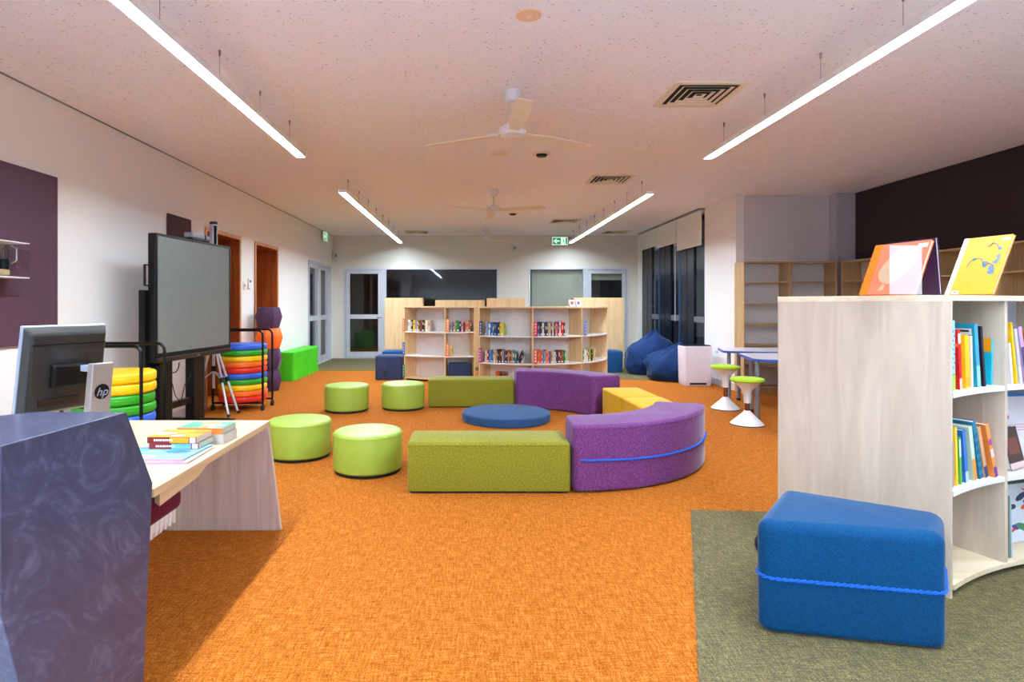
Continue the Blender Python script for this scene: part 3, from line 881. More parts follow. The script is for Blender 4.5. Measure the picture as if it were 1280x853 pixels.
# big blue ottoman in front of the near bookcase
quad = [(1.095, 2.30), (1.735, 2.165), (1.925, 2.41), (1.44, 2.735)]
ox, oy = 1.55, 2.40
qp = rpoly([(p[0] - ox, p[1] - oy) for p in quad], 0.05, 6)
t = thing('ottoman', 'big royal blue wedge ottoman with a cord round it, against the white bookcase side', 'ottoman', (ox, oy, 0.004))
MB().loft(qp, 0.0, 0.43, 0.045, 6, 0.03).done('cushion', M_['blue'], t, smooth=True)
for tw in range(2):
    big = []
    m = len(qp)
    for i in range(m):
        a, b = Vector(qp[i]), Vector(qp[(i + 1) % m]); n_ = max(1, int((b - a).length / 0.008))
        for k in range(n_): big.append(a.lerp(b, k / n_))
    q = []
    for i, p in enumerate(big):
        d_ = (big[(i + 1) % len(big)] - big[i - 1]).normalized(); nr = Vector((d_.y, -d_.x)); ph = i * 1.1 + tw * PI
        pp = p + nr * (0.003 + 0.003 * math.cos(ph))
        q.append((pp.x, pp.y, 0.215 + 0.004 * math.sin(ph)))
    MB().tube(q, 0.004, 6, True).done('elastic_cord', M_['cord'], t, smooth=True)
# carry handle on its side
a, b = Vector((quad[0][0] - ox, quad[0][1] - oy)), Vector((quad[3][0] - ox, quad[3][1] - oy))
d_ = (b - a).normalized(); nr = Vector((-d_.y, d_.x)); mid = a.lerp(b, 0.32)
pts = []
for i in range(9):
    s = i / 8
    pp = mid + nr * (0.028 * math.sin(PI * s))
    pts.append((pp.x, pp.y, 0.23 + 0.12 * s))
mb = MB()
rs = [[(p[0] + d_.x * u + nr.x * v, p[1] + d_.y * u + nr.y * v, p[2]) for u, v in ((-0.018, 0), (0.018, 0), (0.018, 0.004), (-0.018, 0.004))] for p in pts]
mb.rings(rs); mb.done('carry_handle', M_['navyfab'], t)

def cube_ottoman(label, x0, y0, w, d, h, mat, handle=True, rz=0.0, z=0.0, group='small dark blue ottomans'):
    t = thing('ottoman', label, 'ottoman', (x0 + w / 2, y0 + d / 2, z), rz, group)
    pl = rpoly(rect(w, d), 0.03, 4)
    MB().loft(pl, 0, h, 0.03, 4, 0.02).done('cushion', mat, t, smooth=True)
    mb = MB(); mb.tube([(x, y, h * 0.55) for x, y in pl], 0.004, 6, True); mb.done('seam', mat, t, smooth=True)
    if handle:
        rs = []
        for i in range(9):
            s = i / 8; yy = -d / 2 - 0.004 - 0.03 * math.sin(PI * s)
            rs.append([(-0.06 + u, yy + v, 0.08 + 0.2 * s) for u, v in ((-0.02, 0), (0.02, 0), (0.02, 0.004), (-0.02, 0.004))])
        mb = MB(); mb.rings(rs); mb.done('carry_handle', mat, t)
    return t
cube_ottoman('navy cube ottoman with strap handle at the end of the far bookcase', lx(469, 9.95), 9.93, 0.45, 0.42, 0.405, M_['navyfab'])
cube_ottoman('dark blue ottoman mostly hidden behind the navy cube with strap handle', -1.62, 10.75, 0.5, 0.4, 0.42, M_['navyfab2'], False)
cube_ottoman('dark blue ottoman standing beyond the open end of the curved bookcase', 2.36, 10.95, 0.45, 0.45, 0.405, M_['navyfab2'], False)

# beanbags
def beanbag(label, cx, cy, rx, ry, h, pk, seed):
    t = thing('beanbag', label, 'beanbag', (cx, cy, 0.004), 0, 'dark blue beanbags')
    mb = MB(); nu, nv = 64, 36
    rs = []
    for j in range(nv + 1):
        v = j / nv
        if v < 0.42:
            q = v / 0.42
            rr = 0.72 + 0.28 * math.sin(q * PI / 2); z = 0.36 * h * (1 - math.cos(q * PI / 2)) * 1.0
        else:
            q = (v - 0.42) / 0.58
            rr = max(0.0, math.cos(q * PI / 2)) ** 1.15 * 0.96 + 0.04; z = h * (0.36 + 0.64 * q ** 0.9)
        ring = []
        for i in range(nu):
            a = 2 * PI * i / nu
            fold = 0.13 * math.sin(a * 5 + seed + 2.5 * v) * max(0, v - 0.3) + 0.07 * math.sin(a * 11 + seed * 2 - 2 * v) * max(0, v - 0.3)
            nz = noise.noise(Vector((math.cos(a) * 2.2 + seed, math.sin(a) * 2.2, v * 4))) * 0.14 + noise.noise(Vector((math.cos(a) * 7 + seed, math.sin(a) * 7, v * 12))) * 0.035
            k = rr * (1 + fold + nz * min(1, v * 4))
            sh = max(0, v - 0.35) ** 1.3
            ring.append((rx * k * math.cos(a) + pk[0] * sh, ry * k * math.sin(a) + pk[1] * sh, max(0, z * (1 + nz * 0.5 * (v > 0.05)))))
        rs.append(ring)
    mb.rings(rs)
    mb.done('cover', M_['beanbag'], t, smooth=True)
    mb = MB()
    tp = rs[-1][0]
    pk_c = Vector((sum(p[0] for p in rs[-1]) / nu, sum(p[1] for p in rs[-1]) / nu, rs[-1][0][2]))
    mb.tube([pk_c + Vector((0, -0.02, -0.01)), pk_c + Vector((0.0, -0.04, 0.03)), pk_c + Vector((0.03, -0.02, 0.03)), pk_c + Vector((0.02, 0.0, -0.01))], 0.008)
    mb.done('loop', M_['beanbag'], t, smooth=True)
beanbag('dark blue beanbag slumped against the tall windows, behind another beanbag', 3.27, 10.85, 0.46, 0.44, 0.80, (0.2, 0.05), 1.3)
beanbag('dark blue beanbag beside the white air purifier', 3.40, 9.96, 0.46, 0.36, 0.62, (0.25, 0.1), 4.1)

# lime block seat of joined scalloped stools
px0, py0 = fl(369, 476)
def scallop(w, d, nlobe):
    return None
for k in range(6):
    y0 = 9.80 + k * 0.262
    t = thing('lime_stool', ['lime green plastic stool at the near end of the row along the white wall', 'second lime green stool from the near end of the wall row', 'third lime green stool from the near end of the wall row', 'third lime green stool from the glazed-door end of the wall row', 'second lime green stool from the glazed-door end of the wall row', 'lime green plastic stool at the glazed-door end of the wall row'][k], 'stool', (-3.075, y0 + 0.131, 0), 0, 'lime green stools along the wall')
    hw, hd = 0.15, 0.1305
    pts = []
    for (sx, sy, ex, ey) in ((-hw, -hd, hw, -hd), (hw, -hd, hw, hd), (hw, hd, -hw, hd), (-hw, hd, -hw, -hd)):
        pts.append((sx, sy))
    base = rpoly(pts, 0.045, 5)
    rs = []
    for s in range(13):
        v = s / 12; z = 0.47 * v
        pinch = 1 - 0.06 * math.sin(PI * v)
        if v > 0.93: pinch *= 0.97
        ring = []
        for i, (x, y) in enumerate(base):
            g = math.atan2(y / hd, x / hw)
            dent = 1 - 0.10 * math.sin(PI * v) * (0.5 + 0.5 * math.cos(4 * g))
            ring.append((x * pinch * dent, y * (1 - 0.02 * math.sin(PI * v)) * (1 if abs(y) > hd * 0.5 else 1), z))
        rs.append(ring)
    MB().rings(rs).done('body', M_['lime'], t, smooth=True, bevel=0.008, seg=3)
    MB().loft([(x * 0.86, y * 0.86) for x, y in base], 0.466, 0.474, 0.003, 2).done('seat_top', M_['lime'], t, smooth=True)

# stack of faceted stools
labs = ['plum faceted stool, topmost of the stack by the timber doorway', 'orange faceted stool in the stack of plum ones', 'plum faceted stool directly under the orange one in the stack', 'plum faceted stool at the bottom of the stack on the carpet']
sx, sy = -2.985, 8.74
for k in range(4):
    t = thing('faceted_stool', labs[k], 'stool', (sx, sy, 0.308 * (3 - k)), 0.26 * k, 'stacked faceted stools')
    hexa = lambda r, o: [(r * math.cos(2 * PI * i / 7 + o), r * math.sin(2 * PI * i / 7 + o)) for i in range(7)]
    mb = MB()
    rs = [[(x, y, z) for x, y in hexa(r_, o)] for r_, z, o in ((0.148, 0.004, 0.0), (0.152, 0.01, 0.0), (0.198, 0.165, 0.0), (0.16, 0.298, 0.0), (0.152, 0.305, 0.0))]
    mb.rings(rs); mb.done('body', M_['stackorange'] if k == 1 else M_['stackplum'], t, bevel=0.01, seg=3, smooth=True)
    MB().loft(hexa(0.135, 0.0), 0.302, 0.308, 0.002, 2).done('seat_pad', M_['stackorange'] if k == 1 else M_['stackplum'], t)

# cushion trolleys
def trolley(label, cx, cy, rz):
    t = thing('cushion_trolley', label, 'trolley', (cx, cy, 0), rz, 'black cushion trolleys')
    for s in (-1, 1):
        y = s * 0.17
        hx = 0.30
        arc = [(-hx, y, 0.1)] + [(-hx, y, 0.9)] + [(-hx + 0.06 * (1 - math.cos(a)), y, 0.9 + 0.06 * math.sin(a)) for a in (0.4, 0.8, 1.2, PI / 2)]
        arc += [(-p[0], p[1], p[2]) for p in arc[::-1]]
        MB().tube(arc, 0.013, 10).done('hoop', M_['blackmetal'], t, smooth=True)
        mb = MB(); mb.tube([(-hx, y, 0.09), (hx, y, 0.09)], 0.012); mb.done('base_bar', M_['blackmetal'], t, smooth=True)
    for s in (-1, 1):
        mb = MB(); mb.tube([(s * 0.2, -0.17, 0.09), (s * 0.2, 0.17, 0.09)], 0.012); mb.done('cross_bar', M_['blackmetal'], t, smooth=True)
        for q in (-1, 1):
            c = MB().tube([(s * 0.30, q * 0.17, 0.1), (s * 0.30, q * 0.17, 0.06)], 0.01).done('caster', M_['blackmetal'], t)
            mb = MB(); mb.tube([(s * 0.30 - 0.014, q * 0.17, 0.034), (s * 0.30 + 0.014, q * 0.17, 0.034)], 0.034, 16); mb.done('wheel', M_['rubber'], c)
    return t
def pads(cx, cy, cols, where, grp, z0=0.104, th=0.069, r=0.283):
    cm = {'yellow': 'cyellow', 'green': 'cgreen', 'blue': 'cblue', 'orange': 'corange', 'red': 'cred'}
    for k, (c, lab) in enumerate(cols):
        z = z0 + th * (len(cols) - 1 - k)
        dx, dy = random.uniform(-0.006, 0.006), random.uniform(-0.006, 0.006)
        t = thing('floor_pad', lab + where, 'cushion', (cx + dx, cy + dy, z), 0, grp)
        MB().loft(circ(r, 56), 0, th - 0.001, 0.022, 4).done('pad', M_[cm[c]], t, smooth=True)
        mb = MB(); mb.tube([(x, y, th * 0.5) for x, y in circ(r, 56)], 0.0025, 6, True); mb.done('seam', M_[cm[c]], t, smooth=True)
TX, TY = -2.80, 7.27
trolley('black tube trolley holding ten round pads beside the faceted stool stack', TX, TY, 0)
pads(TX, TY, [('blue', 'blue round floor pad topping'), ('green', 'upper green round floor pad in'), ('yellow', 'upper yellow round floor pad in'), ('orange', 'upper orange round floor pad in'), ('red', 'upper red round floor pad in'), ('blue', 'lower blue round floor pad in'), ('green', 'lower green round floor pad in'), ('yellow', 'lower yellow round floor pad in'), ('orange', 'lower orange round floor pad in'), ('red', 'red round floor pad at the bottom of')], ' the trolley by the faceted stools', 'round pads on the trolley by the faceted stools')
SX, SY = -2.78, 4.62
trolley('black tube trolley of pads between the computer monitor and the big screen', SX, SY, 0)
pads(SX, SY, [('yellow', 'yellow round floor pad on top of'), ('yellow', 'second yellow round floor pad in'), ('green', 'upper green round floor pad in'), ('green', 'lower green round floor pad in'), ('blue', 'upper blue round floor pad in'), ('blue', 'lower blue round floor pad in'), ('orange', 'orange round floor pad in'), ('red', 'red round floor pad in')], ' the trolley behind the monitor', 'round pads on the trolley behind the monitor', 0.104, 0.0815, 0.285)

# ------------------------------------------------------------------ INTERACTIVE SCREEN
P0 = Vector((-2.776, 5.2)); P1 = Vector((-2.653, 6.5))
ang = math.atan2(P1.y - P0.y, P1.x - P0.x); LW = (P1 - P0).length
t = thing('display_screen', 'large grey interactive screen on a black rolling stand by the white wall', 'screen', (P0.x, P0.y, 0), ang)
z0, z1 = 0.755, 1.905
mb = MB(); mb.box(0, LW, 0, 0.07, z0, z1); mb.done('casing', M_['black'], t, bevel=0.008)
fr = 0.022
mb = MB(); mb.box(0, fr, -0.012, 0, z0 + 0.05, z1); mb.box(LW - fr, LW, -0.012, 0, z0 + 0.05, z1); mb.box(fr, LW - fr, -0.012, 0, z1 - fr, z1); mb.box(fr, LW - fr, -0.012, 0, z0 + 0.05, z0 + 0.085)
mb.done('bezel', M_['black'], t, bevel=0.003)
MB().box(fr, LW - fr, -0.006, 0, z0 + 0.085, z1 - fr).done('glass_panel', M_['screen'], t)
mb = MB(); mb.box(0.0, LW, -0.022, 0, z0, z0 + 0.045); bb = mb.done('speaker_bar', M_['darkbronze'], t, bevel=0.006)
mb = MB(); mb.box(LW * 0.5 - 0.02, LW * 0.5 + 0.02, -0.024, -0.022, z0 + 0.018, z0 + 0.024); mb.done('indicator', M_['silver'], bb)
mb = MB(); mb.tube([(0.0, 0.05, 1.62), (-0.07, 0.05, 1.62), (-0.07, 0.05, 1.44), (0.0, 0.05, 1.44)], 0.011); mb.done('handle', M_['blackmetal'], t, smooth=True)
mb = MB(); mb.box(-0.035, 0.1, 0.072, 0.13, 0.72, 1.4); mb.done('rear_bracket', M_['black'], t)
for k, s in enumerate((0.19, 0.74)):
    mb = MB(); mb.box(s - 0.1, s + 0.1, 0.02, 0.11, 0.12, z0 + 0.3 if False else z0); st = mb.done('stand_column', M_['black'], t, bevel=0.006)
    mb = MB(); mb.box(s - 0.03, s + 0.03, -0.34, 0.36, 0.085, 0.135); ft = mb.done('foot', M_['blackmetal'], t, bevel=0.01)
    for q in (-0.3, 0.32):
        mb = MB(); mb.tube([(s - 0.015, q, 0.042), (s + 0.015, q, 0.042)], 0.042, 16); mb.tube([(s, q, 0.042), (s, q, 0.09)], 0.01); mb.done('caster', M_['rubber'], ft)
mb = MB(); mb.box(0.19, 0.74, 0.04, 0.09, 0.3, 0.36); mb.done('stand_crossbar', M_['black'], t)
# cables
pts = [(0.33 + 0.08 * math.cos(a), 0.03, z0 - 0.03 + 0.09 * math.sin(a)) for a in [PI * 1.0 + PI * i / 10 for i in range(11)]]
mb = MB(); mb.tube(pts, 0.005); mb.tube([(0.3, 0.04, z0), (0.29, 0.04, 0.6), (0.36, 0.04, 0.42), (0.45, 0.04, 0.33), (0.52, 0.04, 0.5), (0.62, 0.04, 0.58)], 0.004); mb.done('cable', M_['rubber'], t, smooth=True)
# camera bar on the screen
q = P0.lerp(P1, 0.56)
t = thing('video_camera', 'grey and black conference camera resting on top of the big screen', 'camera', (q.x - 0.03, q.y, z1), ang)
MB().box(-0.16, 0.13, -0.04, 0.05, 0.005, 0.022).done('mount', M_['black'], t, bevel=0.004)
MB().box(-0.17, 0.06, -0.045, 0.045, 0.022, 0.075).done('body', M_['alu_dark'], t, bevel=0.012, seg=3)
MB().box(0.06, 0.085, -0.045, 0.045, 0.022, 0.075).done('lens_ring', M_['black'], t, bevel=0.006)
MB().box(0.085, 0.16, -0.04, 0.04, 0.022, 0.066).done('end_cap', M_['alu_dark'], t, bevel=0.012, seg=3)

# tripod projector screen
tx, ty = -2.985, 6.86
t = thing('tripod_screen', 'silver tripod projection screen, rolled up, standing behind the big screen', 'tripod', (tx, ty, 0))
MB().loft(circ(0.042, 20), 0.95, 2.2, 0.004, 2).done('case', M_['alu'], t, smooth=True)
MB().loft(circ(0.044, 20), 2.2, 2.23, 0.004, 2).done('cap', M_['black'], t, smooth=True)
mb = MB(); mb.box(0.02, 0.05, -0.04, -0.02, 1.95, 2.18); mb.done('latch', M_['black'], t)
MB().loft(circ(0.016, 14), 0.3, 0.96, 0.003, 2).done('pole', M_['alu'], t, smooth=True)
MB().loft(circ(0.03, 14), 0.5, 0.56, 0.004, 2).done('collar', M_['black'], t, smooth=True)
for (fx, fy) in ((-2.715, 6.63), (-2.70, 6.87), (-3.12, 6.57)):
    f_ = Vector((fx - tx, fy - ty, 0.012)); top = Vector((f_.x * 0.12, f_.y * 0.12, 0.78))
    lg = MB().tube([top, f_], 0.013, 10).done('leg', M_['alu'], t, smooth=True)
    k_ = top.lerp(f_, 0.48)
    MB().tube([top.lerp(f_, 0.45), top.lerp(f_, 0.52)], 0.021, 10).done('clamp', M_['black'], lg, smooth=True)
    MB().tube([k_, (0, 0, 0.5)], 0.007, 8).done('strut', M_['alu'], lg, smooth=True)
    MB().tube([f_ + Vector((0, 0, 0.03)), f_], 0.018, 10).done('rubber_foot', M_['rubber'], lg, smooth=True)

# ------------------------------------------------------------------ RECEPTION COUNTER
B = Vector((-1.149, 1.973, 0.92)); A = Vector((-1.191, 1.497, 0.92)); D = Vector((-1.053, 1.90, 0.0))
nrm = (B - A).cross(D - B)
def onplane(px, py):
    d_ = Vector(((px - CX) / F, 1.0, -(py - CY) / F)); o = Vector((0, 0, EYE))
    return o + d_ * ((B - o).dot(nrm) / d_.dot(nrm))
Cc = onplane(191, 604); E1 = onplane(0, 770); E2 = onplane(22, 853)
E0 = E2 + (E2 - E1) * (E2.z / max(0.01, (E1.z - E2.z)))
E0.z = 0.0
face = [A, E1, E2, Vector((E0.x, E0.y, 0)), D, Cc, B]
mb = MB()
def ext(pts, off):
    return [p + off for p in pts]
back1 = [p + Vector((-0.30, 0.0, 0.0)) for p in face]
back2 = [p + Vector((-0.62, -0.30, 0.0)) for p in face]
back3 = [p + Vector((-0.95, -0.85, 0.0)) for p in face]
mb.rings([face, back1, back2, back3])
bmesh.ops.recalc_face_normals(mb.bm, faces=mb.bm.faces[:])
tag(mb.done('reception_counter', M_['resin'], bevel=0.003, seg=2), 'faceted blue-grey marbled reception counter standing at the end of the pale desk', 'counter')

# desk
t = thing('desk', 'pale maple desk with a splayed panel leg, carrying books and the computer', 'desk', (-1.136, 2.8, 0))
X = lambda x: x + 1.136
Yd = lambda y: y - 2.8
top = [(X(-1.136), Yd(2.12)), (X(-1.143), Yd(3.37)), (X(-1.95), Yd(3.37)), (X(-1.95), Yd(2.12))]
MB().prism(top, 0.585, 0.617).done('desktop', M_['desk'], t, bevel=0.003)
mb = MB(); y0, y1 = Yd(3.34), Yd(3.37)
mb.hexa([(X(-1.83), y0, 0), (X(-1.075), y0, 0), (X(-1.075), y1, 0), (X(-1.83), y1, 0), (X(-1.9), y0, 0.585), (X(-1.148), y0, 0.585), (X(-1.148), y1, 0.585), (X(-1.9), y1, 0.585)])
mb.done('panel_leg', M_['deskleg'], t, bevel=0.002)
mb = MB(); y0, y1 = Yd(2.32), Yd(2.35)
mb.hexa([(X(-1.9), y0, 0), (X(-1.45), y0, 0), (X(-1.45), y1, 0), (X(-1.9), y1, 0), (X(-1.9), y0, 0.585), (X(-1.45), y0, 0.585), (X(-1.45), y1, 0.585), (X(-1.9), y1, 0.585)])
mb.done('panel_leg', M_['deskleg'], t)
mb = MB(); mb.hexa([(X(-1.24), Yd(2.32), 0.5), (X(-1.20), Yd(2.28), 0.5), (X(-1.20), Yd(2.60), 0.52), (X(-1.24), Yd(2.60), 0.52), (X(-1.24), Yd(2.32), 0.585), (X(-1.20), Yd(2.28), 0.585), (X(-1.20), Yd(2.82), 0.585), (X(-1.24), Yd(2.82), 0.585)])
mb.done('apron', M_['desk'], t)

# monitor
mn, mf = Vector((-1.772, 2.35)), Vector((-1.638, 2.67))
ma = math.atan2(mf.y - mn.y, mf.x - mn.x); ml = (mf - mn).length
# local: x along screen, -y towards the viewer's side (the back of the monitor)
t = thing('monitor', 'computer monitor seen from behind, dark shell with silver edge, on the desk', 'monitor', (mn.x, mn.y, 0.617), ma)
lean = R(9)
def tilt(x, y, z):    # lean the top towards -y (towards viewer's side)
    return (x, y * math.cos(lean) - z * math.sin(lean), z * math.cos(lean) + y * math.sin(lean))
mo = Vector((0, 0.06, 0.2))
def mbx(x0, x1, y0, y1, z0, z1):
    pts = [(x0, y0, z0), (x1, y0, z0), (x1, y1, z0), (x0, y1, z0), (x0, y0, z1), (x1, y0, z1), (x1, y1, z1), (x0, y1, z1)]
    return MB().hexa([tuple(Vector(tilt(*p)) + mo) for p in pts])
H = 0.375
mbx(0, ml, 0.012, 0.03, 0, H).done('screen_bezel', M_['silverside'], t, bevel=0.003)
mbx(0.012, ml - 0.012, 0.03, 0.032, 0.012, H - 0.012).done('screen', M_['black'], t)
shell = MB().hexa([tuple(Vector(tilt(*p)) + mo) for p in ((0.02, -0.03, 0.02), (ml - 0.02, -0.03, 0.02), (ml, 0.012, 0), (0, 0.012, 0), (0.02, -0.022, H - 0.03), (ml - 0.02, -0.022, H - 0.03), (ml, 0.012, H), (0, 0.012, H))])
sh = shell.done('rear_shell', M_['monitorback'], t, bevel=0.008, seg=3)
mbx(0.02, ml - 0.02, -0.0255, -0.022, H - 0.075, H - 0.071).done('vent_slot', M_['black'], sh)
mbx(0.1, ml - 0.08, -0.05, -0.02, 0.12, 0.22).done('hinge_mount', M_['black'], t, bevel=0.01)
mb = mbx(0.06, ml - 0.12, -0.036, -0.03, 0.045, 0.075); mb.done('port_strip', M_['darkbronze'], t)
nx0, nx1 = 0.165, 0.255
nk = MB().hexa([(nx0, -0.12, 0.012), (nx1, -0.12, 0.012), (nx1, -0.075, 0.012), (nx0, -0.075, 0.012), (nx0, -0.165, 0.415), (nx1, -0.165, 0.415), (nx1, -0.13, 0.415), (nx0, -0.13, 0.415)])
nk = nk.done('stand_neck', [M_['silver']], t, bevel=0.004)
mb = MB().box(0.1, 0.28, -0.2, 0.0, 0.0, 0.014); mb.done('stand_base', M_['silver'], t, bevel=0.004)
mb = MB().hexa([(nx0 + 0.01, -0.13, 0.38), (nx1 - 0.01, -0.13, 0.38), (nx1 - 0.01, -0.07, 0.38), (nx0 + 0.01, -0.07, 0.38), (nx0 + 0.01, -0.13, 0.405), (nx1 - 0.01, -0.13, 0.405), (nx1 - 0.01, -0.07, 0.405), (nx0 + 0.01, -0.07, 0.405)]); mb.done('hinge_arm', M_['silverside'], t)
# round emblem with its two letters on the neck
tl = math.atan2(0.045, 0.403)
zc = 0.295; yc = -0.12 - 0.045 * (zc - 0.012) / 0.403
em = MB().lathe([(0.0005, 0), (0.032, 0), (0.032, 0.0015), (0.0005, 0.0015)], n=32).done('emblem', M_['black'], nk, loc=((nx0 + nx1) / 2, yc - 0.0005, zc), rot=(PI / 2 + tl, 0, 0))
# lathe axis is +z -> after rotation faces -y
textmesh('hp', 0.05, M_['silverside'], 'emblem_letters', nk, ((nx0 + nx1) / 2, yc - 0.0025, zc - 0.002), (PI / 2 + tl, 0, 0), 0.0004, 0.28)

# books lying on desk
def flat_book(label, x0, x1, y0, y1, z, th, cover, spine, rz=0.0, art=None, spine2=None, group='books lying on the desk', name='book'):
    cx, cy = (x0 + x1) / 2, (y0 + y1) / 2
    t = thing(name, label, 'book', (cx, cy, z), rz, group)
    w, d = x1 - x0, y1 - y0
    mb = MB(); c = 0.0022
    mb.box(-w / 2, w / 2, -d / 2, d / 2, 0, c); mb.box(-w / 2, w / 2, -d / 2, d / 2, th - c, th)
    mb.done('cover', bc(cover), t)
    mb = MB(); mb.box(-w / 2, w / 2, -d / 2 - 0.0015, -d / 2, 0, th); sp = mb.done('spine', bc(spine), t)
    if spine2:
        MB().box(-0.01, w / 2 - 0.035, -d / 2 - 0.0022, -d / 2 - 0.0015, 0.002, th - 0.002).done('spine_panel', bc(spine2), sp)
        mb = MB()
        for i in range(9):
            xx = -w / 2 + 0.03 + i * 0.0095
            mb.box(xx, xx + 0.0065, -d / 2 - 0.0024, -d / 2 - 0.0015, th * 0.35, th * 0.68)
        mb.done('spine_lettering', bc((240, 236, 230)), sp)
        mb = MB().box(w / 2 - 0.03, w / 2 - 0.004, -d / 2 - 0.0024, -d / 2 - 0.0015, 0.002, th - 0.002); mb.done('spine_sticker', bc((238, 236, 234)), sp)
    MB().box(-w / 2 + 0.003, w / 2 - 0.003, -d / 2, d / 2 - 0.004, c, th - c).done('pages', M_['paper'], t)
    if art:
        mb = MB()
        rnd = random.Random(art[1])
        mats = [bc(c_) for c_ in art[0]]
        for i in range(art[2]):
            mb.mi = i % len(mats)
            ax, ay = rnd.uniform(-w * 0.36, w * 0.36), rnd.uniform(-d * 0.36, d * 0.36); rr = rnd.uniform(0.015, 0.04)
            mb.prism([(max(-w / 2, min(w / 2, ax + rr * 1.5 * math.cos(u))), max(-d / 2, min(d / 2, ay + rr * 0.7 * math.sin(u)))) for u in [2 * PI * j / 9 for j in range(9)]], th, th + 0.0003 + 0.00004 * i)
        mb.done('cover_art', mats, t)
    return t
zt = 0.617
flat_book('wide white picture book with a pink edge, lowest of the stack on the desk', -1.50, -1.175, 2.44, 2.72, zt, 0.010, (208, 192, 200), (214, 160, 184), R(2))
flat_book('turquoise and white picture book directly under the red-spined paperbacks', -1.49, -1.19, 2.455, 2.72, zt + 0.0102, 0.009, (120, 176, 184), (196, 150, 184), R(-1), ([(200, 206, 212), (90, 190, 170), (232, 120, 70), (60, 110, 190)], 3, 12))
flat_book('red and blue spined paperback under the orange-covered one on the desk', -1.425, -1.205, 2.62, 2.775, zt + 0.0196, 0.026, (70, 190, 180), (150, 26, 38), 0.0, None, (120, 196, 236))
flat_book('orange-covered paperback with a red spine, on top of the desk stack', -1.43, -1.21, 2.615, 2.77, zt + 0.046, 0.028, (222, 140, 14), (130, 18, 22), R(-1.5), ([(226, 170, 50), (222, 110, 24), (214, 200, 186)], 5, 9), (248, 160, 20))
flat_book('thick white-edged paperback behind the red-spined pair, lower one', -1.385, -1.165, 2.80, 2.95, zt, 0.045, (196, 190, 184), (184, 176, 170), R(-3))
flat_book('green and orange covered paperback on top of the white-edged one', -1.39, -1.17, 2.80, 2.95, zt + 0.0455, 0.030, (90, 170, 120), (230, 120, 50), R(-2), ([(240, 120, 60), (230, 230, 220), (60, 170, 110)], 9, 9))
tag(MB().box(-1.49, -1.41, 2.72, 2.725 + 0.01, zt, zt + 0.006).done('pen', bc((120, 84, 50)), bevel=0.002), 'thin brown pen lying on the desk beside the counter', 'pen')

# ------------------------------------------------------------------ WOBBLE STOOLS
def wobble(label, x, y, h, seatmat):
    t = thing('wobble_stool', label, 'stool', (x, y, 0), random.uniform(0, 3), 'wobble stools')
    MB().lathe([(0.001, 0), (0.165, 0), (0.168, 0.012), (0.15, 0.03), (0.08, 0.095), (0.036, 0.14), (0.032, 0.15), (0.001, 0.15)], n=40).done('base', M_['white'], t, smooth=True)
    MB().lathe([(0.001, 0.002), (0.166, 0.002), (0.17, 0.008), (0.164, 0.014)], n=40).done('base_ring', M_['rubber'], t, smooth=True)
    MB().lathe([(0.024, 0.14), (0.024, h - 0.25)], n=20).done('gas_lift', plain('brown_chrome', (150, 112, 92), 0.2, 0.9), t, smooth=True)
    MB().lathe([(0.001, h - 0.27), (0.033, h - 0.27), (0.04, h - 0.16), (0.05, h - 0.13), (0.12, h - 0.065), (0.15, h - 0.045), (0.15, h - 0.038), (0.001, h - 0.038)], n=40).done('seat_cone', M_['white'], t, smooth=True)
    MB().lathe([(0.001, h - 0.042), (0.16, h - 0.042), (0.172, h - 0.028), (0.165, h - 0.008), (0.12, h), (0.001, h + 0.002)], n=44).done('seat_cushion', seatmat, t, smooth=True)
    MB().box(-0.03, 0.03, -0.145, -0.1, h - 0.062, h - 0.048).done('lever', M_['black'], t, bevel=0.003)
    return t
ax, ay = fl(907, 511.5)
wobble('lime-seated wobble stool by the air purifier, beside the smaller blue-edged table', ax, ay, 0.535, M_['seatgreen'])
bx_, by_ = fl(934, 531)
wobble('lime-seated wobble stool in front of the larger blue-edged table', bx_, by_, 0.50, M_['seatgreen'])
t = thing('low_chair', 'low maroon-seated chair with a white shell tucked under the pale desk', 'chair', (-1.605, 2.62, 0))
MB().loft(rpoly(rect(0.5, 0.44), 0.1, 6), 0.325, 0.415, 0.03, 4, 0.03).done('seat', M_['seatmaroon'], t, smooth=True)
MB().rings([[(x * k, y * k, z) for x, y in rpoly(rect(0.44, 0.40), 0.08, 5)] for k, z in ((0.3, 0.2), (0.8, 0.225), (1.0, 0.28), (1.0, 0.334))]).done('seat_shell', M_['white'], t, smooth=True)
mb = MB()
for i in range(8): mb.box(0.212, 0.224, -0.15 + i * 0.04, -0.135 + i * 0.04, 0.26, 0.33)
mb.done('shell_ribs', M_['white'], t)
MB().tube([(-0.12, 0, 0.03), (-0.12, 0, 0.21)], 0.03, 16).done('pedestal', M_['white'], t, smooth=True)
MB().lathe([(0.001, 0), (0.19, 0), (0.19, 0.012), (0.04, 0.04), (0.001, 0.04)], (-0.12, 0), 32).done('base', M_['white'], t, smooth=True)

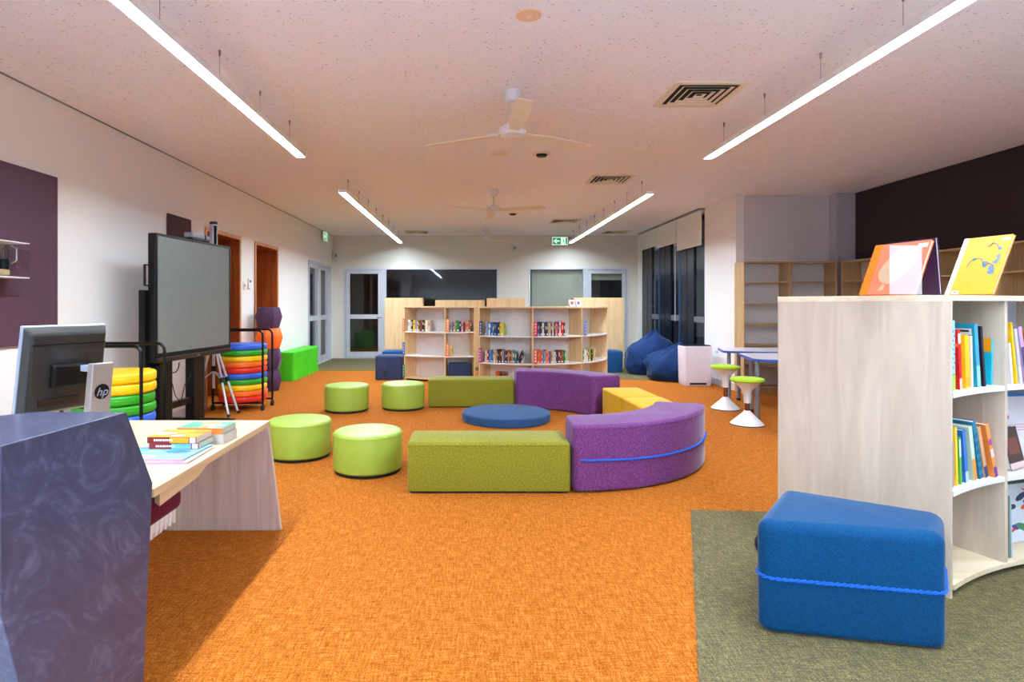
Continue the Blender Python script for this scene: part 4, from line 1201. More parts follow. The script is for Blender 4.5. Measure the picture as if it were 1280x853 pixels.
# kids tables
def table(label, poly, h, legs):
    cx = sum(p[0] for p in poly) / len(poly); cy = sum(p[1] for p in poly) / len(poly)
    t = thing('table', label, 'table', (cx, cy, 0), 0, 'blue-edged tables')
    pl = rpoly([(p[0] - cx, p[1] - cy) for p in poly], 0.09, 6)
    MB().loft(pl, h - 0.024, h, 0.002, 1).done('tabletop', M_['tabletop'], t)
    n = len(pl)
    mb = MB()
    outer = []
    for i in range(n):
        a, b = Vector(pl[i - 1]), Vector(pl[(i + 1) % n]); d_ = (b - a).normalized(); outer.append((pl[i][0] + d_.y * 0.006, pl[i][1] - d_.x * 0.006))
    mb.rings([[(x, y, h - 0.027) for x, y in pl], [(x, y, h - 0.027) for x, y in outer], [(x, y, h - 0.001) for x, y in outer], [(x, y, h - 0.001) for x, y in pl]], False, False)
    mb.done('edge_band', M_['tableedge'], t)
    for (x, y) in legs:
        lg = MB().tube([(x - cx, y - cy, h - 0.024), (x - cx, y - cy, 0.02)], 0.024, 14).done('leg', M_['greytube'], t, smooth=True)
        MB().tube([(x - cx, y - cy, 0.03), (x - cx, y - cy, 0.0)], 0.026, 14).done('foot_cap', M_['rubber'], lg, smooth=True)
table('larger grey table with a blue edge behind the front wobble stool', [(3.08, 6.42), (4.3, 6.0), (4.75, 7.2), (3.25, 7.22)], 0.68, [(3.14, 6.5), (3.32, 7.02), (4.25, 6.15), (4.6, 7.1)])
table('smaller grey table with a blue edge beside the air purifier', [(3.22, 7.55), (3.6, 7.4), (4.5, 7.35), (4.55, 8.15), (3.38, 8.12)], 0.68, [(3.33, 7.65), (3.55, 7.86), (4.4, 7.5), (4.4, 8.0)])

# air purifier
px_, py_ = lx(873, 9.2), 9.2
t = thing('air_purifier', 'pearl white air purifier box standing in front of the blue beanbag', 'air purifier', (px_, py_ + 0.15, 0))
rs = []
for z, k in ((0.0, 0.90), (0.03, 0.95), (0.1, 0.96), (0.6, 1.0), (0.615, 0.99), (0.62, 0.97)):
    rs.append([(x * k, y * k, z) for x, y in rpoly(rect(0.46, 0.3), 0.05, 5)])
MB().rings(rs).done('body', M_['lilacwhite'], t, smooth=True)
MB().loft(rpoly(rect(0.43, 0.27), 0.045, 5), 0.618, 0.632, 0.004, 2).done('top_grille', M_['black'], t)
MB().box(-0.13, 0.13, -0.148, -0.13, 0.022, 0.05).done('air_intake', M_['hole'], t, bevel=0.006)

# ------------------------------------------------------------------ ALCOVE AND WALL SHELVES
def bookcase_rect(label, w, h, d, n, loc, rz, mats, th=0.018, plinth=0.06, backmat=None, bays=1, name='bookcase', group=None):
    """open front faces local -y"""
    t = thing(name, label, 'bookcase', loc, rz, group)
    for s in (0, 1):
        MB().box(s * (w - th), th + s * (w - th), 0, d, 0, h).done('side_panel', mats, t, bevel=0.0015)
    MB().box(th, w - th, d - 0.01, d, plinth, h - th).done('back_panel', backmat or mats, t)
    MB().box(th, w - th, 0.0, d - 0.01, h - th, h).done('top_board', mats, t)
    MB().box(th, w - th, 0.02, d - 0.01, 0, plinth).done('plinth', mats, t)
    hs = (h - plinth) / n
    bw = (w - th) / bays
    for b in range(1, bays):
        MB().box(b * bw, b * bw + th, 0, d - 0.01, plinth, h - th).done('divider', mats, t)
    for i in range(n):
        for b in range(bays):
            MB().box(b * bw + th, (b + 1) * bw, 0.004, d - 0.01, plinth + hs * i - (0 if i else 0.0), plinth + hs * i + th).done('shelf_board', mats, t)
    return t
bookcase_rect('tall empty oak bookcase in the alcove, end one beside the white wall', 0.66, 1.88, 0.3, 6, (3.86, 8.38, 0), 0, M_['oak'], 0.018, 0.08, M_['backwhite'], group='empty oak wall bookcases')
bookcase_rect('tall empty oak bookcase in the alcove, next to the blue-grey pier', 0.66, 1.88, 0.3, 6, (4.525, 8.38, 0), 0, M_['oak'], 0.018, 0.08, M_['backwhite'], group='empty oak wall bookcases')
wl = ['first empty oak bookcase under the charcoal pinboard, at the pier end', 'second empty oak bookcase under the charcoal pinboard from the pier', 'third empty oak bookcase under the charcoal pinboard from the pier', 'fourth empty oak bookcase under the charcoal pinboard from the pier']
for k in range(4):
    y1 = 8.36 - 0.835 * k
    bookcase_rect(wl[k], 0.83, 1.88, 0.29, 6, (5.22, y1, 0), R(-90), M_['oak'], 0.018, 0.08, M_['oak'] if k > 1 else M_['backwhite'], group='empty oak wall bookcases')

# rear bookcases seen from behind, beyond the curved ones
def rear_case(label, px0, px1, Y, z, d=0.34):
    x0, x1 = lx(px0, Y), lx(px1, Y)
    return bookcase_rect(label, x1 - x0, z, d, 3, (x1, Y + d, 0), PI, M_['maple'], 0.02, 0.06, M_['maple'], group='maple bookcases seen from behind')
rear_case('maple bookcase seen from behind, beside the far glazed door', 481, 528, 11.5, 1.395)
rear_case('maple bookcase seen from behind, half hidden, below the dark window', 544, 606, 11.9, 1.355)
rear_case('maple bookcase seen from behind, between the two far windows', 609, 656, 11.5, 1.39)
rear_case('wide maple bookcase seen from behind, by the glazed door near the tall windows', 717, 780, 11.6, 1.40)

# ------------------------------------------------------------------ CURVED BOOKCASES
class Arc:
    """sign=-1: concave front facing a centre on the room side; sign=+1: convex front, centre behind"""
    def __init__(s, C, rf, sign): s.C = C; s.rf = rf; s.sg = sign
    def pt(s, phi, d, off=0.0):
        a = R(phi)
        if s.sg < 0: r = s.rf + d; p = (s.C[0] - r * math.sin(a), s.C[1] + r * math.cos(a))
        else: r = s.rf - d; p = (s.C[0] + r * math.sin(a), s.C[1] - r * math.cos(a))
        return (p[0] + off * math.cos(a), p[1] + off * math.sin(a))
    def slab(s, mb, p0, p1, d0, d1, z0, z1, n=10):
        rs = []
        for i in range(n + 1):
            ph = p0 + (p1 - p0) * i / n
            a, b = s.pt(ph, d0), s.pt(ph, d1)
            rs.append([(a[0], a[1], z0), (b[0], b[1], z0), (b[0], b[1], z1), (a[0], a[1], z1)])
        mb.rings(rs); return mb
    def panel(s, mb, ph, d0, d1, z0, z1, o0, o1):
        a, b, c, d = s.pt(ph, d0, o0), s.pt(ph, d0, o1), s.pt(ph, d1, o1), s.pt(ph, d1, o0)
        mb.prism([a, b, c, d], z0, z1); return mb
    def solve(s, px, d=0.0):
        lo, hi = -80.0, 89.0
        best = min((abs((lambda q: CX + q[0] * F / q[1])(s.pt(lo + (hi - lo) * i / 4000, d)) - px), lo + (hi - lo) * i / 4000) for i in range(4001) if s.pt(lo + (hi - lo) * i / 4000, d)[1] > 1 and (s.sg > 0 or True))
        return best[1]

def arc_case(arc, label, phis, levels, H, depth, back_d, m, th=0.02, group=None, base_mat=None, dsided=False):
    o = arc.pt(phis[len(phis) // 2], 0)
    t = thing('curved_bookcase', label, 'bookcase', (0, 0, 0), 0, group)
    def fin(mb, name, mat, **k):
        return mb.done(name, mat, t, **k)
    asc = sorted(phis); n = len(asc)
    deg = lambda x: x / arc.rf * 180 / PI
    for i, ph in enumerate(asc):
        if i in (0, n - 1):
            o0, o1 = ((0, th) if i == 0 else (-th, 0))
            fin(arc.panel(MB(), ph, 0, depth, 0, H - 0.025, o0, o1), 'side_panel', m['side'], bevel=0.0015)
        else:
            fin(arc.panel(MB(), ph, 0.004, back_d, levels[0] + th, H - 0.025, -th / 2, th / 2), 'divider', m['div'])
    fin(arc.slab(MB(), asc[0] - deg(0.008), asc[-1] + deg(0.008), -0.008, depth + 0.008, H - 0.025, H, 24), 'top_board', m['top'], bevel=0.002)
    for a, b in zip(asc, asc[1:]):
        aa = a + deg(th / 2 if a != asc[0] else th); bb = b - deg(th / 2 if b != asc[-1] else th)
        for k, z in enumerate(levels):
            if k == 0:
                continue
            fin(arc.slab(MB(), aa, bb, 0.003, back_d, z, z + th, 10), 'shelf_board', m['board'])
    fin(arc.slab(MB(), asc[0] + deg(th), asc[-1] - deg(th), 0.0, depth, levels[0], levels[0] + th, 24), 'base_board', m['base'])
    fin(arc.slab(MB(), asc[0] + deg(th), asc[-1] - deg(th), 0.05, depth - 0.05, 0, levels[0], 24), 'plinth', m['plinth'])
    fin(arc.slab(MB(), asc[0] + deg(th), asc[-1] - deg(th), back_d, back_d + 0.012, levels[0] + th, H - 0.025, 24), 'back_panel', m['back'])
    return t

near = Arc((3.235, 0.929), 2.0, -1)
NPH = [35.0, 20.4, 5.8, -8.8]
arc_case(near, 'tall white-sided curved bookcase of picture books behind the royal blue ottoman', NPH, [0.03, 0.437, 0.868], 1.318, 0.748, 0.33,
         dict(side=M_['birch'], div=M_['birch'], top=M_['birch_h'], board=M_['shelfwhite'], base=M_['birch_h'], plinth=M_['hole'], back=M_['backgrey']), 0.022)
U1 = Arc((-0.30, 11.04), 1.35, 1)
U1P = [U1.solve(505), U1.solve(556), U1.solve(594)]
U2 = Arc((0.9, 9.93), 1.35, 1)
U2P = [U2.solve(598.5), U2.solve(666), U2.solve(728), U2.solve(766)]
FL_ = [0.03, 0.39, 0.79]
FH = 1.24
mfar = dict(side=M_['maple'], div=M_['maple'], top=M_['maple'], board=M_['shelfwhite'], base=M_['maple'], plinth=M_['hole'], back=M_['backwhite'])
arc_case(U1, 'curved maple bookcase with few books beside the navy cube ottoman', U1P, [0.03, 0.40, 0.80], FH, 0.30, 0.28, mfar, 0.02, 'curved maple bookcases')
arc_case(U2, 'curved maple bookcase with many books behind the purple curved seat', U2P, FL_, FH, 0.30, 0.28, mfar, 0.02, 'curved maple bookcases')

ORD = ['first', 'second', 'third', 'fourth', 'fifth', 'sixth', 'seventh', 'eighth', 'ninth', 'tenth', 'eleventh', 'twelfth', 'thirteenth', 'fourteenth', 'fifteenth', 'sixteenth', 'seventeenth', 'eighteenth', 'nineteenth', 'twentieth', 'twenty-first', 'twenty-second', 'twenty-third', 'twenty-fourth', 'twenty-fifth', 'twenty-sixth', 'twenty-seventh', 'twenty-eighth']
PAL = dict(white=(232, 228, 222), cream=(226, 206, 168), black=(26, 24, 28), yellow=(232, 196, 50), grey=(150, 156, 166), maroon=(118, 28, 38), brown=(112, 70, 40), darkgreen=(30, 80, 56), green=(44, 140, 50),
           navy=(30, 42, 92), blue=(40, 110, 178), lightblue=(110, 150, 196), teal=(28, 124, 140), pink=(226, 160, 166), salmon=(232, 130, 96), orange=(222, 96, 36), tan=(190, 146, 100), purple=(104, 60, 132), red=(206, 28, 28), lime=(188, 196, 60))
def tab(arc, px, z, c, word, where):
    ph = arc.solve(px)
    p = arc.pt(ph, -0.0115)
    t = thing('shelf_tab', '%s label tab with white letters %s' % (word, where), 'label', (p[0], p[1], z), R(ph), 'upright shelf label tabs')
    w = 0.05
    MB().box(-w / 2, w / 2, -0.004, 0.0, 0, 0.21).done('face', bc(c), t)
    mb = MB(); mb.box(-w / 2 + 0.004, w / 2 - 0.004, 0.0, 0.008, 0.02, 0.19); mb.done('clip', M_['white'], t)
    mb = MB()
    for k in range(4):
        zz = 0.025 + 0.045 * k
        mb.box(-0.011, 0.011, -0.0055, -0.004, zz, zz + 0.007); mb.box(-0.011, -0.005, -0.0055, -0.004, zz + 0.007, zz + 0.026); mb.box(-0.011 + (k % 2) * 0.0, 0.011, -0.0055, -0.004, zz + 0.019, zz + 0.026)
    mb.done('letters', bc((240, 240, 240)), t)
    return t
def row(arc, px, px_end, z, cols, where, hmax, group, lean_last=0, rnd=random.Random(3)):
    p0, p1 = arc.solve(px), arc.solve(px_end)
    tot = R(p1 - p0) * arc.rf
    ws = [rnd.uniform(0.7, 1.3) for _ in cols]
    k_ = tot / sum(ws)
    s = 0.0
    for i, c in enumerate(cols):
        t_ = ws[i] * k_
        ph = p0 + (s) / arc.rf * 180 / PI
        h = hmax * rnd.uniform(0.82, 1.0); d = rnd.uniform(0.13, 0.17)
        lean = 0.0
        if i >= len(cols) - lean_last:
            lean = R(-22)
        inset = rnd.uniform(0.02, 0.04)
        p = arc.pt(ph, inset)
        th = max(0.005, min(t_ * 0.83, 0.05))
        mb = MB()
        mb.box(0, th, 0, 0.002, 0, h); mb.box(0, 0.002, 0.002, d, 0, h); mb.box(th - 0.002, th, 0.002, d, 0, h)
        mb.mi = 1; mb.box(0.002, th - 0.002, 0.002, d - 0.004, 0.004, h - 0.004)
        mb.mi = 2
        if i % 3 != 1: mb.box(th * 0.25, th * 0.75, -0.0006, 0, h * rnd.uniform(0.45, 0.6), h * rnd.uniform(0.65, 0.85))
        mb.mi = 3
        if i % 2 == 0: mb.box(0.0005, th - 0.0005, -0.0006, 0, h * 0.06, h * 0.18)
        cc = PAL[c]; j = rnd.uniform(0.88, 1.1)
        mat = bc(tuple(min(255, int(v * j)) for v in cc))
        acc = bc((232, 220, 180) if sum(cc) < 400 else (60, 50, 70))
        pv = (0.0, lean, R(ph))
        zz = z
        o = mb.done('book', [mat, M_['paper'], acc, bc((236, 234, 230))], None, (p[0], p[1], zz), pv)
        if lean:   # pivot about the foot nearest the row
            o.rotation_euler = (0, -lean, R(ph)); o.location.z = z + th * math.sin(abs(lean)) + 0.001
        word = {'darkgreen': 'dark green', 'lightblue': 'light blue', 'lime': 'yellow-green'}.get(c, c)
        tag(o, ('leaning ' if lean else '') + '%s book, %s %s' % (word, ORD[i], where), 'book', group)
        s += t_ + (0.012 if lean else 0)
Z3, Z2, Z1 = 0.80 + 0.0205, 0.40 + 0.0205, 0.0505
tab(U1, 505.3, Z3, (214, 96, 46), 'rust orange', 'on the top shelf by the navy cube ottoman')
tab(U1, 505.3, Z2, (36, 92, 190), 'blue', 'on an empty middle shelf near the navy cube ottoman')
tab(U1, 505.3, Z1, (20, 140, 90), 'green', 'on the bottom shelf beside the navy cube ottoman')
tab(U1, 559.5, Z3, (246, 140, 70), 'pale orange', 'on the top shelf before green and blue books')
tab(U1, 559.5, Z2, (250, 132, 50), 'bright orange', 'on the middle shelf beside a single yellow book')
row(U1, 508.5, 537, Z3, ['white', 'white', 'black', 'yellow', 'grey', 'white', 'maroon', 'brown', 'black', 'brown', 'cream', 'white'], 'after the rust orange tab on the top shelf', 0.2, 'books after the rust orange tab')
row(U1, 562.5, 590, Z3, ['grey', 'purple', 'tan', 'green', 'green', 'navy', 'pink', 'maroon', 'salmon', 'cream', 'orange', 'brown'], 'after the pale orange tab on the top shelf', 0.19, 'books after the pale orange tab')
row(U1, 563, 565.5, Z2, ['yellow'], 'and only one beside the bright orange tab', 0.19, 'books after the bright orange tab')
Z3, Z2 = 0.79 + 0.0205, 0.39 + 0.0205
tab(U2, 601.5, Z3, (16, 66, 100), 'dark navy', 'on the top shelf before blue books')
tab(U2, 601, Z2, (160, 20, 140), 'magenta', 'at the start of the longest row of books')
tab(U2, 669.3, Z3, (206, 20, 30), 'red', 'on the top shelf before a purple book')
tab(U2, 669.3, Z2, (226, 84, 36), 'red-orange', 'on the middle shelf before orange books')
tab(U2, 731, Z3, (60, 110, 200), 'light blue', 'alone on the top shelf at the open end')
row(U2, 604.5, 628, Z3, ['grey', 'lightblue', 'white', 'blue', 'blue', 'teal', 'navy', 'navy', 'navy', 'yellow', 'lime'], 'after the dark navy tab on the top shelf', 0.2, 'books after the dark navy tab')
row(U2, 604.5, 651, Z2, ['white', 'pink', 'maroon', 'lightblue', 'blue', 'blue', 'cream', 'tan', 'purple', 'black', 'brown', 'black', 'tan', 'blue', 'navy', 'maroon', 'orange', 'brown', 'darkgreen', 'salmon', 'teal', 'teal', 'black', 'black', 'grey'], 'after the magenta tab on the middle shelf', 0.2, 'books after the magenta tab', 3)
row(U2, 618, 632, Z1, ['orange', 'red', 'black', 'brown', 'maroon'], 'in the short row on the bottom shelf', 0.235, 'books on the bottom shelf behind the olive bench')
row(U2, 673, 708, Z3, ['purple', 'black', 'black', 'white', 'brown', 'black', 'navy', 'grey', 'yellow', 'navy', 'cream', 'maroon', 'pink', 'orange', 'navy', 'white', 'red', 'red', 'maroon'], 'after the red tab on the top shelf', 0.215, 'books after the red tab')
row(U2, 673, 710, Z2, ['orange', 'orange', 'orange', 'lightblue', 'grey', 'salmon', 'orange', 'purple', 'tan', 'cream', 'cream', 'white', 'navy', 'black', 'maroon', 'red', 'brown', 'green', 'teal', 'lime'], 'after the red-orange tab on the middle shelf', 0.2, 'books after the red-orange tab')
row(U2, 730.5, 746, Z2, ['green', 'white', 'cream', 'navy', 'lime', 'black', 'yellow', 'cream'], 'on the middle shelf at the open end of the bookcase', 0.2, 'books at the open end of the bookcase')
# block cushion kept in the bottom bay
ph = (U1P[1] + U1P[2]) / 2
p = U1.pt(ph, 0.15)
bw = R(U1P[2] - U1P[1]) * 1.07
t = thing('block_cushion', 'dark blue block cushion kept in the bottom bay of the curved bookcase', 'cushion', (p[0], p[1], 0.0505), R(ph))
MB().loft(rpoly(rect(bw * 0.9, 0.2), 0.02, 4), 0, 0.255, 0.03, 4, 0.015).done('cushion', M_['navyfab'], t, smooth=True)
mb = MB(); mb.tube([(x, y, 0.13) for x, y in rpoly(rect(bw * 0.9 + 0.002, 0.202), 0.02, 4)], 0.003, 6, True); mb.done('seam', M_['navyfab'], t, smooth=True)
# little cards on top
for px, c, lab in ((722.5, (206, 50, 60), 'small white card with a red mark standing on the curved bookcase'), (731.5, (60, 60, 170), 'small white card with a blue mark standing on the curved bookcase')):
    ph = U2.solve(px); p = U2.pt(ph, 0.12)
    t = thing('display_card', lab, 'card', (p[0], p[1], FH), R(ph), 'white display cards')
    mb = MB(); mb.hexa([(-0.05, 0, 0), (0.05, 0, 0), (0.05, 0.004, 0), (-0.05, 0.004, 0), (-0.05, 0.03, 0.1), (0.05, 0.03, 0.1), (0.05, 0.034, 0.1), (-0.05, 0.034, 0.1)])
    mb.hexa([(-0.05, 0.07, 0), (0.05, 0.07, 0), (0.05, 0.074, 0), (-0.05, 0.074, 0), (-0.05, 0.034, 0.1), (0.05, 0.034, 0.1), (0.05, 0.038, 0.1), (-0.05, 0.038, 0.1)])
    mb.done('card', M_['white'], t)
    mb = MB(); mb.hexa([(-0.03, 0.008, 0.03), (0.02, 0.008, 0.03), (0.02, 0.009, 0.03), (-0.03, 0.009, 0.03), (-0.025, 0.021, 0.075), (0.03, 0.021, 0.075), (0.03, 0.022, 0.075), (-0.025, 0.022, 0.075)]); mb.done('mark', bc(c), t)

# ------------------------------------------------------------------ NEAR BOOKCASE BOOKS
def book(label, pos, phi, lean, th, d, h, cover, spine=None, deco=None, group='picture books in the tall curved bookcase', leanback=0.0):
    """upright book: spine at local y=0 facing the room, x = thickness; the cover seen first is the x=0 side"""
    t = thing('book', label, 'book', pos, 0, group, rot=(leanback, -R(lean), R(phi)))
    sp = bc(spine or cover); c = 0.0025
    mb = MB(); mb.box(0, c, 0, d, 0, h); mb.box(th - c, th, 0, d, 0, h); mb.done('cover', bc(cover), t)
    mb = MB(); mb.box(0, th, -0.0015, 0, 0, h); mb.done('spine', sp, t)
    MB().box(c, th - c, 0, d - 0.004, 0.004, h - 0.004).done('pages', M_['paper'], t)
    if deco: deco(t, th, d, h)
    return t
def side_patch(t, y0, y1, z0, z1, c, name='cover_panel', k=0):
    return MB().box(-0.0006 - 0.0002 * k, 0.0, y0, y1, z0, z1).done(name, bc(c), t)
def spine_patch(t, th, z0, z1, c, name='spine_label', k=0):
    return MB().box(0.0006, th - 0.0006, -0.0022 - 0.0003 * k, -0.0015, z0, z1).done(name, bc(c), t)
def nb(px, z, inset=0.03):
    ph = None
    lo, hi = -8.0, 35.0
    best = min((abs(CX + near.pt(lo + (hi - lo) * i / 2000, inset)[0] * F / near.pt(lo + (hi - lo) * i / 2000, inset)[1] - px), lo + (hi - lo) * i / 2000) for i in range(2001))
    p = near.pt(best[1], inset)
    return (p[0], p[1], z), best[1]
ZT = 0.868 + 0.0225; ZM = 0.437 + 0.0225; ZB = 0.03 + 0.0225
G = 'picture books in the tall curved bookcase'
def d1(t, th, d, h):
    spine_patch(t, th, 0.0, 0.07, (170, 220, 60)); spine_patch(t, th, 0.07, 0.076, (40, 150, 60), 'spine_band')
    mb = MB()
    for i in range(9): mb.box(th * (0.2 + 0.4 * (i % 2)), th * (0.45 + 0.4 * (i % 2)), -0.0022, -0.0015, 0.1 + i * 0.02, 0.11 + i * 0.02)
    mb.done('spine_pattern', bc((24, 92, 120)), t)
p, f = nb(1190.5, ZT); book('pale blue patterned book with a green foot, first beside the white side panel', p, f, 1, 0.028, 0.2, 0.315, (150, 206, 220), (168, 214, 224), d1)
def d2(t, th, d, h):
    side_patch(t, 0.01, d - 0.03, h - 0.055, h - 0.02, (240, 226, 214), 'cover_label'); side_patch(t, 0, d, h - 0.075, h - 0.06, (240, 120, 40), 'cover_band'); spine_patch(t, th, h - 0.06, h - 0.015, (240, 214, 200)); spine_patch(t, th, 0.0, 0.05, (246, 200, 170), 'spine_foot')
p, f = nb(1199.5, ZT); book('red book with a white label near its top on the upper shelf', p, f, 5, 0.026, 0.19, 0.27, (206, 16, 28), (206, 16, 28), d2)
p, f = nb(1207.5, ZT); book('golden yellow book beside the red one on the upper shelf', p, f, 4, 0.034, 0.18, 0.245, (250, 188, 20), (252, 196, 30), lambda t, th, d, h: spine_patch(t, th, 0.01, 0.05, (250, 160, 30)))
p, f = nb(1214.5, ZT); book('thin cream book after the golden yellow one on the upper shelf', p, f, 3, 0.014, 0.17, 0.24, (234, 214, 176), (236, 220, 190))
def d5(t, th, d, h):
    side_patch(t, 0.01, 0.13, h - 0.05, h - 0.02, (236, 232, 228), 'cover_label'); side_patch(t, 0.02, 0.12, h - 0.036, h - 0.026, (40, 40, 46), 'label_text', 1)
    spine_patch(t, th, 0.0, 0.1, (150, 206, 226), 'spine_foot')
p, f = nb(1221.5, ZT); book('tall teal book leaning on the upper shelf between the cream and black ones', p, f, 6, 0.03, 0.24, 0.295, (24, 150, 176), (64, 160, 190), d5)
p, f = nb(1230, ZT); book('thin black book leaning after the teal one on the upper shelf', p, f, 7, 0.016, 0.2, 0.285, (24, 24, 40), (26, 26, 44), lambda t, th, d, h: None)
def d7(t, th, d, h):
    side_patch(t, 0.0, d, h - 0.068, h, (248, 160, 24), 'cover_band')
    side_patch(t, 0.05, 0.13, h - 0.032, h - 0.012, (238, 234, 230), 'title_box', 1); side_patch(t, 0.06, 0.12, h - 0.026, h - 0.018, (60, 60, 70), 'title_text', 2)
    side_patch(t, 0.05, 0.07, h - 0.055, h - 0.04, (60, 30, 80), 'picture', 1); side_patch(t, 0.12, 0.145, h - 0.058, h - 0.044, (60, 150, 170), 'picture', 1)
    mb = MB()
    for i in range(6): mb.box(-0.0008, 0, 0.03, 0.15 - 0.02 * (i % 3), 0.065 + i * 0.014, 0.067 + i * 0.014)
    mb.done('blurb_lines', bc((10, 120, 150)), t)
    side_patch(t, 0.02, 0.08, 0.012, 0.04, (236, 236, 236), 'price_box', 1); side_patch(t, 0.1, 0.13, 0.012, 0.036, (236, 200, 150), 'picture', 1)
pp = near.pt(20.4, 0.05, -0.032); book('turquoise book with an orange top band, flat against the shelf divider', (pp[0], pp[1], ZT), 20.4, -2.0, 0.012, 0.19, 0.225, (16, 176, 200), (16, 176, 200), d7)
# middle shelf, first bay
p, f = nb(1190.5, ZM); book('thin brown-pink book, first on the middle shelf by the white side panel', p, f, 1, 0.016, 0.17, 0.2, (176, 128, 120), (190, 150, 140))
p, f = nb(1195.5, ZM); book('yellow book on the middle shelf, standing second by the white side panel', p, f, 4, 0.018, 0.19, 0.265, (240, 196, 40), (242, 204, 60))
p, f = nb(1200.2, ZM); book('green and white book low between yellow and blue on the middle shelf', p, f, 5, 0.018, 0.18, 0.215, (80, 170, 50), (96, 178, 60), lambda t, th, d, h: spine_patch(t, th, h - 0.09, h - 0.01, (226, 236, 220)))
p, f = nb(1207, ZM); book('royal blue book leaning on the middle shelf', p, f, 8, 0.026, 0.19, 0.245, (40, 110, 190), (46, 116, 196), lambda t, th, d, h: spine_patch(t, th, 0.0, 0.05, (190, 210, 236)))
p, f = nb(1217, ZM); book('pale green book with an orange foot leaning on the middle shelf', p, f, 11, 0.03, 0.19, 0.255, (196, 216, 190), (206, 220, 196), lambda t, th, d, h: spine_patch(t, th, 0.0, 0.1, (236, 150, 60)))
p, f = nb(1224.5, ZM); book('teal checked book leaning on the middle shelf', p, f, 14, 0.03, 0.2, 0.28, (20, 120, 150), (24, 130, 156), lambda t, th, d, h: [spine_patch(t, th, 0.04 * i, 0.04 * i + 0.02, (16, 90, 130), 'spine_check') for i in range(0, 6)])
p, f = nb(1231.5, ZM); book('tan book with a dark blue foot leaning on the middle shelf', p, f, 15.5, 0.024, 0.18, 0.25, (206, 160, 120), (210, 164, 124), lambda t, th, d, h: spine_patch(t, th, 0, 0.055, (40, 60, 110)))
p, f = nb(1243.5, ZM, 0.015); book('orange and purple patterned book leaning last in its row on the middle shelf', p, f, 17, 0.024, 0.18, 0.265, (236, 140, 60), (238, 150, 70), lambda t, th, d, h: [spine_patch(t, th, 0, 0.05, (120, 50, 150), 'spine_foot'), spine_patch(t, th, 0.1, 0.14, (236, 220, 210), 'spine_patch'), spine_patch(t, th, 0.16, 0.19, (170, 60, 140), 'spine_patch')])
# second bay, upper shelf
def nb2(px, z, inset=0.03): return nb(px, z, inset)
p, f = nb(1264, ZT); book('white picture book, first beyond the divider on the upper shelf', p, f, 6, 0.014, 0.2, 0.2, (236, 232, 228), (238, 234, 230))
p, f = nb(1270, ZT); book('yellow book leaning beyond the divider on the upper shelf', p, f, 8, 0.012, 0.22, 0.3, (246, 200, 20), (246, 200, 20))
p, f = nb(1275, ZT); book('grey and white book leaning beyond the divider on the upper shelf', p, f, 9, 0.018, 0.22, 0.27, (196, 190, 200), (206, 200, 206), lambda t, th, d, h: spine_patch(t, th, 0, 0.08, (220, 218, 226)))
p, f = nb(1282, ZT); book('lilac book with dark lettering leaning beyond the divider on the upper shelf', p, f, 11, 0.024, 0.22, 0.28, (196, 160, 200), (204, 166, 204), lambda t, th, d, h: spine_patch(t, th, 0.06, 0.18, (70, 60, 100), 'spine_title'))
p, f = nb(1292, ZT); book('orange book leaning beyond the lilac one on the upper shelf', p, f, 12, 0.026, 0.22, 0.26, (226, 100, 20), (232, 104, 24))
# face-out items on the second bay's middle and bottom shelf
def face_out(label, phi, dpt, z, w, h, th, lean, mats, deco=None, rz=0.0):
    pp = near.pt(phi, dpt)
    t = thing('book', label, 'book', (pp[0], pp[1], z + th * math.sin(R(lean)) + 0.001), 0, G, rot=(R(-lean), 0, R(phi + rz)))
    MB().box(-w / 2, w / 2, 0, 0.002, 0, h).done('cover', bc(mats[0]), t)
    MB().box(-w / 2 + 0.003, w / 2 - 0.003, 0.002, th - 0.002, 0.004, h - 0.004).done('pages', M_['paper'], t)
    MB().box(-w / 2, w / 2, th - 0.002, th, 0, h).done('back_cover', bc(mats[0]), t)
    if deco: deco(t, w, h)
    return t
def fp(t, x0, x1, z0, z1, c, name, k=0): return MB().box(x0, x1, -0.0006 - 0.0002 * k, 0, z0, z1).done(name, bc(c), t)
def dw(t, w, h):
    fp(t, -w / 2, w / 2, h - 0.05, h - 0.03, (60, 120, 190), 'header_band'); fp(t, -w / 2, w / 2, h - 0.03, h, (130, 130, 140), 'header_photo')
    mb = MB()
    for i in range(5):
        for j in range(2 + (i % 2)): mb.box(-w / 2 + 0.02 + j * 0.03, -w / 2 + 0.042 + j * 0.03, -0.0008, 0, h - 0.135 - i * 0.03 + (0 if i < 2 else -0.03), h - 0.118 - i * 0.03 + (0 if i < 2 else -0.03)) if i < 2 else mb.box(-w / 2 + 0.02, w / 2 - 0.03 - 0.02 * j, -0.0008, 0, h - 0.17 - i * 0.014, h - 0.168 - i * 0.014)
    mb.done('pink_lettering', bc((220, 60, 130)), t)
face_out('white poster-like booklet with a blue header and pink letters on the middle shelf', 9.2, 0.22, ZM, 0.24, 0.375, 0.008, 8, [(236, 232, 240)], dw)
def dk(t, w, h):
    fp(t, -w / 2, w / 2, 0.0, 0.03, (226, 200, 190), 'cover_band'); fp(t, -w / 2 + 0.02, w / 2 - 0.02, 0.07, 0.15, (120, 60, 50), 'picture')
face_out('dark brown covered book leaning in front of the white booklet', 14.6, 0.07, ZM, 0.16, 0.2, 0.02, 12, [(62, 40, 40)], dk, 14)
